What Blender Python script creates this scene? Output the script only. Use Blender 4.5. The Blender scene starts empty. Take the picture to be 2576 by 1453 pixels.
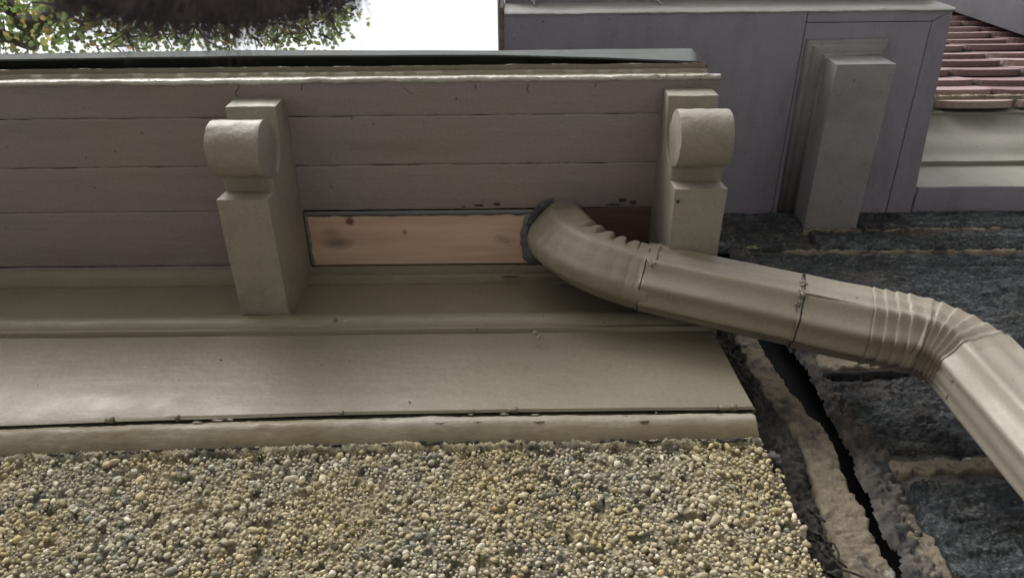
import bpy, bmesh, math, random
import numpy as np
from mathutils import Vector, Matrix, noise

random.seed(7); np.random.seed(7)
scene = bpy.context.scene
C = scene.collection
CAMZ = 1.6                      # eye height; all the 'relative' heights below are measured from the lens

# ------------------------------------------------------------------ camera
PITCH = math.radians(60.0); YAW = 0.004; ROLL = 0.006
FPX = 1860.0; CX = 1288.0; CY = 726.5
cam_data = bpy.data.cameras.new('camera')
cam = bpy.data.objects.new('camera', cam_data); C.objects.link(cam)
cam_data.sensor_width = 36.0
cam_data.lens = 36.0 * FPX / 2576.0
cam_data.clip_start = 0.01; cam_data.clip_end = 2000
M3 = (Matrix.Rotation(YAW, 3, 'Z') @ Matrix.Rotation(math.pi/2 + PITCH, 3, 'X') @ Matrix.Rotation(-ROLL, 3, 'Z'))
cam.matrix_world = Matrix.Translation((0, 0, CAMZ)) @ M3.to_4x4()
cam_data.dof.use_dof = True
cam_data.dof.focus_distance = 1.6
cam_data.dof.aperture_fstop = 9.0
scene.camera = cam

# ------------------------------------------------------------------ world, sun, exposure
SUN_EL = math.radians(40); SUN_AZ = math.radians(215)     # azimuth measured clockwise from +Y: behind the lens, to its left
world = bpy.data.worlds.new('World'); scene.world = world; world.use_nodes = True
wn = world.node_tree.nodes; wl = world.node_tree.links
bg = wn['Background']
sky = wn.new('ShaderNodeTexSky'); sky.sky_type = 'NISHITA'; sky.sun_disc = False
sky.sun_elevation = SUN_EL; sky.sun_rotation = SUN_AZ
sky.dust_density = 6.0; sky.air_density = 1.0; sky.ozone_density = 1.0; sky.altitude = 0
hs = wn.new('ShaderNodeHueSaturation'); hs.inputs['Saturation'].default_value = 0.22; hs.inputs['Value'].default_value = 1.0
wl.new(sky.outputs[0], hs.inputs['Color'])
# overcast: the cloud layer is brighter overhead than near the horizon
wtc = wn.new('ShaderNodeTexCoord'); wsx = wn.new('ShaderNodeSeparateXYZ'); wl.new(wtc.outputs['Generated'], wsx.inputs[0])
wmr = wn.new('ShaderNodeMapRange'); wmr.inputs[1].default_value = 0.0; wmr.inputs[2].default_value = 1.0; wmr.inputs[3].default_value = 0.30; wmr.inputs[4].default_value = 3.2
wl.new(wsx.outputs[2], wmr.inputs[0])
wmx = wn.new('ShaderNodeVectorMath'); wmx.operation = 'SCALE'; wl.new(hs.outputs[0], wmx.inputs[0]); wl.new(wmr.outputs[0], wmx.inputs['Scale'])
wl.new(wmx.outputs[0], bg.inputs[0])
bg.inputs[1].default_value = 0.13
sd = bpy.data.lights.new('sun', 'SUN'); sd.energy = 0.6; sd.angle = math.radians(25); sd.color = (1.0, 0.96, 0.9)
sun = bpy.data.objects.new('sun', sd); C.objects.link(sun)
sdir = Vector((math.sin(SUN_AZ)*math.cos(SUN_EL), math.cos(SUN_AZ)*math.cos(SUN_EL), math.sin(SUN_EL)))
sun.rotation_euler = (-sdir).to_track_quat('-Z', 'Y').to_euler()
sun.location = (0, 0, 20)
scene.view_settings.view_transform = 'Standard'; scene.view_settings.look = 'None'
scene.view_settings.exposure = 0.30; scene.view_settings.gamma = 1.0
scene.render.engine = 'CYCLES'

# ------------------------------------------------------------------ helpers
def ray(px, py):
    """direction through a point of the picture measured on a 2576 px wide print; unit depth along the view axis"""
    return M3 @ Vector(((px-CX)/FPX, -(py-CY)/FPX, -1.0))
def onz(px, py, z):   d = ray(px, py); t = z/d.z; return Vector((d.x*t, d.y*t, z))
def ony(px, py, y):   d = ray(px, py); t = y/d.y; return Vector((d.x*t, y, d.z*t))
def atd(px, py, t):   return ray(px, py)*t
def n3(x, y, z, s=1.0): return noise.noise(Vector((x*s, y*s, z*s)))
def fr(x, y, z, s=1.0, o=4): return noise.fractal(Vector((x*s, y*s, z*s)), 1.0, 2.0, o)
def ss(a, b, x):
    t = max(0.0, min(1.0, (x-a)/(b-a))); return t*t*(3-2*t)

def tag(o, label=None, cat=None, group=None, kind=None):
    if label: o['label'] = label
    if cat: o['category'] = cat
    if group: o['group'] = group
    if kind: o['kind'] = kind
    return o
def empty(name, loc, label=None, cat=None, group=None, kind=None):
    o = bpy.data.objects.new(name, None); C.objects.link(o)
    o.location = (loc[0], loc[1], loc[2]+CAMZ); o.empty_display_size = 0.05
    return tag(o, label, cat, group, kind)
def world_origin(p):
    v = Vector((0, 0, 0))
    while p is not None: v += p.location; p = p.parent
    return v
def mk(name, verts, faces, mat, parent=None, smooth=True, cols=None, sharp=None, uv=None):
    """verts in lens-relative metres"""
    off = world_origin(parent) - Vector((0, 0, CAMZ))
    me = bpy.data.meshes.new(name)
    vs = [(v[0]-off.x, v[1]-off.y, v[2]-off.z) for v in verts]
    me.from_pydata(vs, [], faces)
    if cols is not None:
        a = me.color_attributes.new('tint', 'FLOAT_COLOR', 'POINT')
        a.data.foreach_set('color', np.asarray(cols, dtype=np.float32).ravel())
    me.update()
    bm = bmesh.new(); bm.from_mesh(me); bmesh.ops.recalc_face_normals(bm, faces=bm.faces)
    bm.to_mesh(me); bm.free()
    for p in me.polygons: p.use_smooth = smooth
    if smooth and sharp is not None: me.set_sharp_from_angle(angle=math.radians(sharp))
    me.materials.append(mat)
    o = bpy.data.objects.new(name, me); C.objects.link(o)
    if parent: o.parent = parent
    else: o.location = (0, 0, CAMZ)
    return o

class MB:
    def __init__(s): s.v = []; s.f = []
    def add(s, vs, fs):
        b = len(s.v); s.v += [tuple(v) for v in vs]; s.f += [tuple(b+i for i in f) for f in fs]
    def box(s, x0, x1, y0, y1, z0, z1):
        s.add([(x0,y0,z0),(x1,y0,z0),(x1,y1,z0),(x0,y1,z0),(x0,y0,z1),(x1,y0,z1),(x1,y1,z1),(x0,y1,z1)],
              [(0,3,2,1),(4,5,6,7),(0,1,5,4),(1,2,6,5),(2,3,7,6),(3,0,4,7)])
    def build(s, name, mat, parent=None, smooth=False, sharp=None): return mk(name, s.v, s.f, mat, parent, smooth, sharp=sharp)

def sweep_x(mb, prof, x0, x1, step, amp=0.0, freq=25, tilt=0.0, caps=True, seed=0.0, closed=True, amp2=0, skew=0.0):
    """prof = [(Y,z)...] run along X with hand-made unevenness"""
    n = max(2, int((x1-x0)/step)+1); m = len(prof); vs = []; fs = []
    for i in range(n):
        x = x0 + (x1-x0)*i/(n-1)
        for j, (y, z) in enumerate(prof):
            dy = amp*n3(x, y+seed, z, freq) + amp2*n3(x+5, y+seed, z, freq*5)
            dz = amp*n3(x+9, y+seed, z+3, freq) + amp2*n3(x+2, y+seed, z+7, freq*5)
            vs.append((x, y+dy+skew*x, z+dz+(tilt(x) if callable(tilt) else tilt*x)))
    for i in range(n-1):
        for j in range(m if closed else m-1):
            k = (j+1) % m
            fs.append((i*m+j, (i+1)*m+j, (i+1)*m+k, i*m+k))
    if caps and closed:
        fs.append(tuple(range(m-1, -1, -1))); fs.append(tuple((n-1)*m+j for j in range(m)))
    mb.add(vs, fs)

def prism(mb, poly, z0, z1):
    """poly in XY between z0 and z1"""
    n = len(poly)
    vs = [(p[0], p[1], z0) for p in poly] + [(p[0], p[1], z1) for p in poly]
    fs = [tuple(range(n-1, -1, -1)), tuple(range(n, 2*n))] + [(i, (i+1) % n, n+(i+1) % n, n+i) for i in range(n)]
    mb.add(vs, fs)

def bevelled(name, mb, mat, parent, w=0.003, seg=2, rough=0.0, cut=0, sharp=35):
    me = bpy.data.meshes.new('tmp'); me.from_pydata(mb.v, [], mb.f)
    bm = bmesh.new(); bm.from_mesh(me); bmesh.ops.recalc_face_normals(bm, faces=bm.faces)
    es = [e for e in bm.edges if len(e.link_faces) == 2 and e.calc_face_angle(0) > 0.45]
    bmesh.ops.bevel(bm, geom=es, offset=w, segments=seg, profile=0.6, affect='EDGES', clamp_overlap=True)
    if cut:
        for _ in range(cut):
            es = [e for e in bm.edges if e.calc_length() > 0.02]
            if es: bmesh.ops.subdivide_edges(bm, edges=es, cuts=1, use_grid_fill=True)
        bmesh.ops.triangulate(bm, faces=[f for f in bm.faces if len(f.verts) > 4])
    if rough:
        for v in bm.verts:
            c = v.co
            v.co = c + Vector((n3(c.x, c.y, c.z, 60), n3(c.x+7, c.y, c.z, 60), n3(c.x, c.y+7, c.z, 60)))*rough
    vs = [v.co.copy() for v in bm.verts]; bm.verts.index_update()
    fs = [tuple(v.index for v in f.verts) for f in bm.faces]
    bm.free(); bpy.data.meshes.remove(me)
    return mk(name, vs, fs, mat, parent, True, sharp=sharp)

def caulk_line(mb, pts, r, seed=0, amp=0.6):
    n = len(pts); m = 8
    # resample
    dense = []
    for a, b_ in zip(pts, pts[1:]):
        k = max(2, int((b_-a).length/0.006))
        for i in range(k): dense.append(a.lerp(b_, i/k))
    dense.append(pts[-1]); vs = []; fs = []
    for i, p in enumerate(dense):
        t = (dense[min(i+1, len(dense)-1)]-dense[max(i-1, 0)]).normalized()
        up = Vector((0, 0, 1)) if abs(t.z) < 0.8 else Vector((0, 1, 0))
        s = t.cross(up).normalized(); u = s.cross(t)
        for j in range(m):
            a = 2*math.pi*j/m; rr = r*(1+amp*n3(i*0.35+seed, j*0.9, seed, 1))
            vs.append(p+s*math.cos(a)*rr+u*math.sin(a)*rr)
    for i in range(len(dense)-1):
        for j in range(m): k = (j+1) % m; fs.append((i*m+j, (i+1)*m+j, (i+1)*m+k, i*m+k))
    fs.append(tuple(range(m))); fs.append(tuple((len(dense)-1)*m+j for j in range(m-1, -1, -1)))
    mb.add(vs, fs)

# ------------------------------------------------------------------ materials
def nodes_of(name):
    m = bpy.data.materials.new(name); m.use_nodes = True
    nt = m.node_tree; b = nt.nodes['Principled BSDF']; return m, nt, b
def nz(nt, scale, detail=4, rough=0.55, vec=None, stretch=None, typ='noise'):
    tc = nt.nodes.new('ShaderNodeTexCoord')
    src = tc.outputs['Object']
    if stretch:
        mp = nt.nodes.new('ShaderNodeMapping'); mp.inputs['Scale'].default_value = stretch
        nt.links.new(src, mp.inputs[0]); src = mp.outputs[0]
    if typ == 'noise':
        t = nt.nodes.new('ShaderNodeTexNoise'); t.inputs['Detail'].default_value = detail; t.inputs['Roughness'].default_value = rough
    else:
        t = nt.nodes.new('ShaderNodeTexVoronoi')
    t.inputs['Scale'].default_value = scale
    nt.links.new(src, t.inputs['Vector'])
    return t.outputs[0]
def ramp(nt, src, stops):
    r = nt.nodes.new('ShaderNodeValToRGB'); e = r.color_ramp.elements
    while len(e) < len(stops): e.new(0.5)
    for i, (p, c) in enumerate(stops):
        e[i].position = p; e[i].color = (c, c, c, 1) if not hasattr(c, '__len__') else (*c, 1)
    nt.links.new(src, r.inputs[0]); return r.outputs[0]
def mix(nt, fac, a, b, mode='MIX'):
    m = nt.nodes.new('ShaderNodeMix'); m.data_type = 'RGBA'; m.blend_type = mode
    for i, s in ((6, a), (7, b)):
        if hasattr(s, 'is_linked') or hasattr(s, 'links'): nt.links.new(s, m.inputs[i])
        else: m.inputs[i].default_value = (*s, 1)
    if hasattr(fac, 'links'): nt.links.new(fac, m.inputs[0])
    else: m.inputs[0].default_value = fac
    return m.outputs[2]
def bump(nt, b, layers):
    prev = None
    for (src, strength, dist) in layers:
        bn = nt.nodes.new('ShaderNodeBump'); bn.inputs['Strength'].default_value = strength; bn.inputs['Distance'].default_value = dist
        nt.links.new(src, bn.inputs['Height'])
        if prev: nt.links.new(prev, bn.inputs['Normal'])
        prev = bn.outputs[0]
    nt.links.new(prev, b.inputs['Normal'])
def paint(name, c1, c2, rough=0.5, brush=(1, 1, 1), bumpk=1.0, dirt=(0.09, 0.075, 0.05), dirtk=0.25, chips=0.0, spec=0.4):
    m, nt, b = nodes_of(name)
    big = ramp(nt, nz(nt, 3.0, 5, 0.6), [(0.38, 0), (0.62, 1)])
    col = mix(nt, big, c1, c2)
    d = ramp(nt, nz(nt, 9, 8, 0.72, stretch=brush), [(0.48, 0), (0.74, dirtk)])
    col = mix(nt, d, col, dirt)
    fine = ramp(nt, nz(nt, 160, 3, 0.6), [(0.3, 0.90), (0.7, 1.08)])
    col = mix(nt, 1.0, col, fine, 'MULTIPLY')
    speck = ramp(nt, nz(nt, 70, 2, 0.5), [(0.735, 0), (0.76, 0.75)])
    col = mix(nt, speck, col, (0.04, 0.035, 0.03))
    if chips:
        ch = ramp(nt, nz(nt, 22, 5, 0.65, stretch=(0.5, 1.5, 1.5)), [(0.74-chips, 0), (0.75-chips, 1)])
        col = mix(nt, ch, col, (0.02, 0.025, 0.03))
    nt.links.new(col, b.inputs['Base Color'])
    rr = ramp(nt, nz(nt, 12, 4), [(0.3, rough-0.07), (0.7, rough+0.12)])
    nt.links.new(rr, b.inputs['Roughness'])
    b.inputs['Specular IOR Level'].default_value = spec
    bump(nt, b, [(nz(nt, 14, 3), 0.35*bumpk, 0.006), (nz(nt, 30, 5, 0.6, stretch=brush), 0.5*bumpk, 0.003), (nz(nt, 260, 3), 0.25*bumpk, 0.0006)])
    return m

TAUPE = (0.198, 0.182, 0.134); TAUPE2 = (0.176, 0.158, 0.116)
mat_trim = paint('trim_paint', TAUPE, TAUPE2, 0.42, (0.25, 1, 1), 1.0)
mat_lip = paint('lip_paint', (0.50, 0.49, 0.45), (0.36, 0.345, 0.31), 0.45, (0.3, 1, 1), 2.2, dirtk=0.5)
mat_soffit = paint('soffit_paint', (0.232, 0.192, 0.180), (0.222, 0.198, 0.208), 0.5, (0.12, 1, 1), 1.5, dirtk=0.4)
mat_bracket = paint('bracket_paint', (0.250, 0.235, 0.195), (0.225, 0.205, 0.175), 0.5, (1, 1, 1), 2.3, dirtk=0.35)
mat_sill = paint('sill_paint', (0.29, 0.275, 0.225), (0.24, 0.22, 0.17), 0.5, (0.3, 1, 1), 1.6, dirt=(0.13, 0.09, 0.03), dirtk=0.7, chips=0.03)
def brown_below(m, zmid, width, colr):  # blends a browner tone in towards the bottom, its edge broken by noise
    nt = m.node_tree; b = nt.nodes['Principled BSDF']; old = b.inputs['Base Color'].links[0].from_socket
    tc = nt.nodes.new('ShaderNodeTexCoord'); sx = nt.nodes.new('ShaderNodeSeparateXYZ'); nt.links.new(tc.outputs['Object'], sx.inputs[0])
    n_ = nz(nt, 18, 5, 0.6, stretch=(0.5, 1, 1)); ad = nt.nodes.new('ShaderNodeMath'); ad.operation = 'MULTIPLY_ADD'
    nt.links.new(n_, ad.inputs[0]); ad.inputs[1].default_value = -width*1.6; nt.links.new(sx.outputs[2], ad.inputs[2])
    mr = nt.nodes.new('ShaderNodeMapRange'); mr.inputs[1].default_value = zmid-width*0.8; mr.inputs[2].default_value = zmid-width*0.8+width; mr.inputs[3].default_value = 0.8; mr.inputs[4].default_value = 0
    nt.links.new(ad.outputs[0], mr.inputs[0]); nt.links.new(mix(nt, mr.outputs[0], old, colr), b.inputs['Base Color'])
mat_upper = paint('upper_soffit_bluelit', (0.275, 0.256, 0.318), (0.240, 0.230, 0.290), 0.5, (1, 0.3, 1), 1.3, dirtk=0.4)  # mauve cast of bluish light put into the paint colour
mat_upper_trim = paint('upper_bracket_paint', (0.265, 0.255, 0.27), (0.235, 0.23, 0.245), 0.5, (1, 1, 1), 1.3, dirtk=0.4)
mat_upper_lip = paint('upper_lip_paint', (0.32, 0.32, 0.305), (0.26, 0.26, 0.26), 0.5, (0.3, 1, 1), 1.4, dirtk=0.4)
mat_cornice = paint('cornice_paint', (0.215, 0.208, 0.178), (0.185, 0.178, 0.155), 0.45, (0.3, 1, 1), 0.8)
mat_pipe = paint('pipe_paint', (0.240, 0.215, 0.170), (0.218, 0.190, 0.152), 0.47, (0.2, 1, 0.5), 0.5, dirtk=0.4, spec=0.42)
mat_pipe_clean = paint('pipe_enamel', (0.238, 0.218, 0.178), (0.222, 0.200, 0.165), 0.50, (1, 1, 0.2), 0.2, dirtk=0.15, spec=0.32)

def simple(name, c1, c2, rough=0.8, scale=40, bd=0.002, bs=0.6, metal=0.0, stretch=None, lo=0.35, hi=0.65):
    m, nt, b = nodes_of(name)
    f = ramp(nt, nz(nt, scale, 8, 0.65, stretch=stretch), [(lo, 0), (hi, 1)])
    nt.links.new(mix(nt, f, c1, c2), b.inputs['Base Color'])
    b.inputs['Roughness'].default_value = rough; b.inputs['Metallic'].default_value = metal
    bump(nt, b, [(nz(nt, scale*1.7, 6, 0.65, stretch=stretch), bs, bd)])
    return m
mat_dark = simple('dark_cavity', (0.006, 0.006, 0.008), (0.012, 0.012, 0.014), 0.95)
mat_tar = simple('weathered_caulk', (0.014, 0.012, 0.010), (0.052, 0.045, 0.040), 0.95, 45, 0.006, 1.0)
mat_collar = simple('rubber_collar', (0.038, 0.036, 0.048), (0.07, 0.068, 0.085), 0.55, 30, 0.003, 0.8)
mat_seal = simple('flaked_sealant', (0.42, 0.40, 0.34), (0.12, 0.10, 0.075), 0.7, 120, 0.004, 1.0)
m, nt, b = nodes_of('lime_mortar'); mat_mortar = m
c = mix(nt, ramp(nt, nz(nt, 40, 5, 0.6), [(0.35, 0), (0.65, 1)]), (0.255, 0.215, 0.155), (0.20, 0.168, 0.125))
c = mix(nt, ramp(nt, nz(nt, 11, 7, 0.72), [(0.50, 0), (0.60, 0.85)]), c, (0.055, 0.05, 0.048))
c = mix(nt, ramp(nt, nz(nt, 17, 5, 0.6), [(0.68, 0), (0.71, 0.8)]), c, (0.36, 0.35, 0.32))
nt.links.new(c, b.inputs['Base Color']); b.inputs['Roughness'].default_value = 0.95
bump(nt, b, [(nz(nt, 60, 8, 0.78), 1.0, 0.006), (nz(nt, 330, 4, 0.7), 1.0, 0.002)])
mat_greymortar = simple('grey_mortar', (0.03, 0.03, 0.033), (0.13, 0.112, 0.095), 0.95, 16, 0.008, 1.0, lo=0.42, hi=0.68)
mat_drip = simple('galvanised_metal', (0.10, 0.112, 0.108), (0.12, 0.13, 0.13), 0.6, 20, 0.001, 0.3)
mat_drip.node_tree.nodes['Principled BSDF'].inputs['Specular IOR Level'].default_value = 0.08
mat_drip.node_tree.nodes['Principled BSDF'].inputs['Roughness'].default_value = 0.9
mat_roofing = simple('roof_felt', (0.05, 0.05, 0.05), (0.09, 0.085, 0.08), 0.9, 60)
mat_bark = simple('bark', (0.045, 0.038, 0.03), (0.10, 0.085, 0.065), 0.9, 12, 0.02, 1.0)
mat_rust = simple('rusty_metal', (0.18, 0.16, 0.15), (0.10, 0.06, 0.04), 0.7, 50)
mat_ground = simple('ground_grass_and_paving', (0.19, 0.18, 0.155), (0.25, 0.24, 0.22), 0.95, 2.0, 0.02, 0.6)
mat_lichen = simple('lichen', (0.12, 0.16, 0.09), (0.2, 0.24, 0.16), 0.9, 90)

# raw pine patch
def pine(name, c1, c2, knots=True):
    m, nt, b = nodes_of(name)
    g = ramp(nt, nz(nt, 9, 7, 0.6, stretch=(0.35, 5, 1)), [(0.35, 0), (0.65, 1)])
    col = mix(nt, g, c1, c2)
    bl = ramp(nt, nz(nt, 16, 3, 0.5, stretch=(0.7, 1, 1)), [(0.66, 0), (0.76, 0.45)])
    col = mix(nt, bl, col, (0.16, 0.10, 0.07))
    if knots:
        tc = nt.nodes.new('ShaderNodeTexCoord')
        for (kx, ky, r0, r1, cc, sx, k) in ((PK[0].x, PK[0].y, 0.0065, 0.013, (0.13, 0.025, 0.03), 1, 0.9), (PK[1].x, PK[1].y, 0.004, 0.022, (0.13, 0.09, 0.075), 0.45, 0.75),
                                  (PK[2].x, PK[2].y, 0.002, 0.016, (0.2, 0.10, 0.07), 0.5, 0.55), (PK[3].x, PK[3].y, 0.002, 0.010, (0.14, 0.10, 0.08), 1.2, 0.7)):
            mp = nt.nodes.new('ShaderNodeMapping'); mp.inputs['Location'].default_value = (-kx*sx, -ky, 0); mp.inputs['Scale'].default_value = (sx, 1, 0)
            nt.links.new(tc.outputs['Object'], mp.inputs[0])
            ln = nt.nodes.new('ShaderNodeVectorMath'); ln.operation = 'LENGTH'; nt.links.new(mp.outputs[0], ln.inputs[0])
            mr = nt.nodes.new('ShaderNodeMapRange'); mr.inputs[1].default_value = r0; mr.inputs[2].default_value = r1; mr.inputs[3].default_value = k; mr.inputs[4].default_value = 0
            nt.links.new(ln.outputs['Value'], mr.inputs[0])
            col = mix(nt, mr.outputs[0], col, cc)
    nt.links.new(col, b.inputs['Base Color']); b.inputs['Roughness'].default_value = 0.65
    bump(nt, b, [(nz(nt, 30, 5, 0.6, stretch=(0.15, 5, 1)), 0.3, 0.001)])
    return m

# slate / schist
m, nt, b = nodes_of('schist'); mat_stone = m
lay = nz(nt, 24, 10, 0.82, stretch=(1.0, 2, 2.6))
c = ramp(nt, lay, [(0.36, (0.010, 0.013, 0.017)), (0.5, (0.034, 0.040, 0.046)), (0.57, (0.11, 0.122, 0.13)), (0.66, (0.23, 0.24, 0.24))])
lt = ramp(nt, nz(nt, 3.2, 3, 0.6, stretch=(1, 1, 2.5)), [(0.38, 0.7), (0.60, 1.5)]); c = mix(nt, 1.0, c, lt, 'MULTIPLY')
rust = ramp(nt, nz(nt, 5, 4, 0.6, stretch=(1, 1, 2)), [(0.56, 0), (0.7, 0.55)])
c = mix(nt, rust, c, (0.11, 0.08, 0.05))
sp = ramp(nt, nz(nt, 170, 2, 0.5, stretch=(0.6, 1, 1.5)), [(0.64, 0), (0.70, 0.85)])
c = mix(nt, sp, c, (0.27, 0.30, 0.31))
nt.links.new(c, b.inputs['Base Color']); b.inputs['Roughness'].default_value = 0.62
bump(nt, b, [(nz(nt, 30, 9, 0.8, stretch=(1.2, 1, 2.6)), 1.0, 0.018), (nz(nt, 130, 6, 0.8, stretch=(0.8, 1, 1.6)), 1.0, 0.006)])

# attribute tinted materials
def tinted(name, rough, bs, bscale, trans=0.0, spec=0.4, vary=True):
    m, nt, b = nodes_of(name)
    a = nt.nodes.new('ShaderNodeAttribute'); a.attribute_name = 'tint'
    col = a.outputs['Color']
    if vary:
        f = ramp(nt, nz(nt, bscale, 4), [(0.3, 0.82), (0.7, 1.12)]); col = mix(nt, 1.0, col, f, 'MULTIPLY')
    nt.links.new(col, b.inputs['Base Color']); b.inputs['Roughness'].default_value = rough; b.inputs['Specular IOR Level'].default_value = spec
    if bs: bump(nt, b, [(nz(nt, bscale, 5), bs, 0.002)])
    if trans:
        tr = nt.nodes.new('ShaderNodeBsdfTranslucent'); nt.links.new(col, tr.inputs[0])
        ms = nt.nodes.new('ShaderNodeMixShader'); ms.inputs[0].default_value = trans
        nt.links.new(b.outputs[0], ms.inputs[1]); nt.links.new(tr.outputs[0], ms.inputs[2]); nt.links.new(ms.outputs[0], nt.nodes['Material Output'].inputs[0])
    return m
mat_pebble = tinted('pebble', 0.9, 0.7, 260, spec=0.15)
mat_leaf = tinted('leaf', 0.5, 0, 30, trans=0.6, vary=False)
mat_tile = tinted('clay_tile', 0.75, 0.6, 90)
# render behind the pebbles
m, nt, b = nodes_of('sandy_render'); mat_render = m
p = ramp(nt, nz(nt, 7, 5, 0.6), [(0.36, 0), (0.58, 1)])
c = mix(nt, p, (0.20, 0.19, 0.15), (0.35, 0.30, 0.185))
dk = ramp(nt, nz(nt, 55, 6, 0.7), [(0.48, 0), (0.62, 0.9)]); c = mix(nt, dk, c, (0.04, 0.038, 0.032))
nt.links.new(c, b.inputs['Base Color']); b.inputs['Roughness'].default_value = 0.95
bump(nt, b, [(nz(nt, 110, 7, 0.7), 1.0, 0.006), (nz(nt, 90, 2, typ='v'), 0.8, 0.006)])
# fuzz
m, nt, b = nodes_of('dark_fuzz'); mat_fuzz = m
b.inputs['Base Color'].default_value = (0.10, 0.078, 0.098, 1); b.inputs['Roughness'].default_value = 0.9

# ================================================================== GROUND
g = MB(); g.add([(-400, -400, -CAMZ), (400, -400, -CAMZ), (400, 400, -CAMZ), (-400, 400, -CAMZ)], [(0, 1, 2, 3)])
tag(g.build('ground', mat_ground), kind='structure')

# ================================================================== LOWER EAVE
S = 1.6                                   # soffit height above the lens
XL = -2.6; XR = onz(1809, 215, S).x; FY = 0.880
BX1 = -0.600; BX2 = 0.328; BW = 0.105
eave = empty('lower_eave', (-1.0, FY, 1.0), 'grey-brown painted porch eave with two scrolled brackets, above the pebbled wall', 'eave')

def yz_row(row, z, px=900): return onz(px, row, z).y
Y0 = yz_row(205, S); Y1 = yz_row(293, S); Y2 = yz_row(416, S); Y3 = yz_row(529, S); Y4 = yz_row(655, S)
def board(mb, x0, x1, ya, yb, seed, sag=0.0):
    e = 0.0002
    prof = [(ya+e, S+0.012), (ya+e, S+0.0014), (ya+e+0.0015, S+0.0003), (ya+0.006, S), ((ya+yb)/2, S-sag), (yb-0.006, S), (yb-e-0.0015, S+0.0003), (yb-e, S+0.0014), (yb-e, S+0.012)]
    sweep_x(mb, prof, x0, x1, 0.012, 0.0011, 18, seed=seed, amp2=0.0006)
sb = MB()
board(sb, XL, XR, Y0-0.004, Y1, 0.0); board(sb, XL, XR, Y1, Y2, 3.0); board(sb, XL, XR, Y2, Y3, 6.0)
board(sb, XL, BX1+0.05, Y3, Y4+0.01, 9.0)
so = sb.build('soffit', mat_soffit, eave, smooth=True, sharp=50)
bk = MB(); bk.box(XL, XR-0.004, Y0+0.004, Y3-0.02, S+0.0012, S+0.0119); bk.box(XL, XR-0.004, Y0+0.004, FY+0.1, S+0.0125, S+0.03)
bk.build('soffit_backing', mat_dark, eave)
# lath strip on the left bay beside the cove
st = MB(); 
Ye = yz_row(672, S)
sweep_x(st, [(Y4+0.012, S+0.004), (Y4+0.012, S-0.002), (Ye, S-0.003), (Ye, S+0.004)], XL, BX1+0.02, 0.01, 0.0014, 30, amp2=0.0012)
st.build('edge_strip', mat_soffit, eave, smooth=True, sharp=40)

# raw pine replacement board in the middle bay
PK = [onz(880, 556, S), onz(848, 610, S), onz(832, 583, S), onz(1018, 583, S)]
off_e = world_origin(eave)
PK = [v - Vector((off_e.x, off_e.y, 0)) for v in PK]
mat_pine = pine('raw_pine', (0.58, 0.41, 0.315), (0.47, 0.31, 0.235))
mat_cedar = pine('reddish_wood', (0.15, 0.085, 0.065), (0.09, 0.05, 0.042), False)
pb = MB()
ya = onz(1000, 540, S).y; yb = onz(1000, 664, S).y
pxl = BX1+BW+0.002; pxr = onz(1345, 600, S).x
prism(pb, [(pxl, ya), (pxr, ya), (pxr-0.006, (ya+yb)/2), (pxr+0.01, yb), (pxl, yb)], S-0.0015, S+0.012)
tag(bevelled('patch_board', pb, mat_pine, eave, 0.0012, 1), 'bare new pine board with a dark red knot')
pb = MB(); xa = onz(1470, 560, S).x
yr0 = onz(1560, 524, S).y; yr1 = onz(1560, 612, S).y
prism(pb, [(xa, yr0), (BX2-0.001, yr0), (BX2-0.001, yb), (xa, yb)], S-0.001, S+0.012)
tag(bevelled('patch_board', pb, mat_cedar, eave, 0.0012, 1), 'dark reddish bare board behind the downspout')
# smeared paint along the top and left of the pine board
pv = []; pf = []; N = 120
x0 = pxl; x1 = onz(1420, 540, S).x
for i in range(N+1):
    x = x0+(x1-x0)*i/N
    ylow = ya+0.0015+0.0035*fr(x, 0, 0, 30, 4)
    pv += [(x, Y3+0.001, S-0.0035+0.001*n3(x, 1, 0, 60)), (x, ylow, S-0.0032)]
    if i: k = 2*i; pf.append((k-2, k, k+1, k-1))
base = len(pv)
for i in range(41):
    y = ya+(yb-ya)*i/40
    xr = pxl+0.008+0.004*fr(y, 5, 0, 40, 3)
    pv += [(pxl-0.001, y, S-0.0038), (xr, y, S-0.0036)]
    if i: k = base+2*i; pf.append((k-2, k, k+1, k-1))
base = len(pv)
for i in range(31):                       # ragged grey smear down the right end by the collar
    y = ya+(yb-ya)*i/30
    xr = onz(1322, 545+118*i/30, S).x + 0.006*fr(y, 9, 0, 50, 3) - 0.012*math.sin(math.pi*i/30)
    pv += [(pxr+0.014, y, S-0.0042), (xr, y, S-0.0040)]
    if i: k = base+2*i; pf.append((k-2, k, k+1, k-1))
so2 = mk('paint_smear', pv, pf, paint('smear_paint', (0.15, 0.155, 0.165), (0.13, 0.13, 0.135), 0.5, (0.3, 1, 1), 1.6), eave, True)
sm = so2.modifiers.new('thick', 'SOLIDIFY'); sm.thickness = 0.0015; sm.offset = 0

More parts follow.
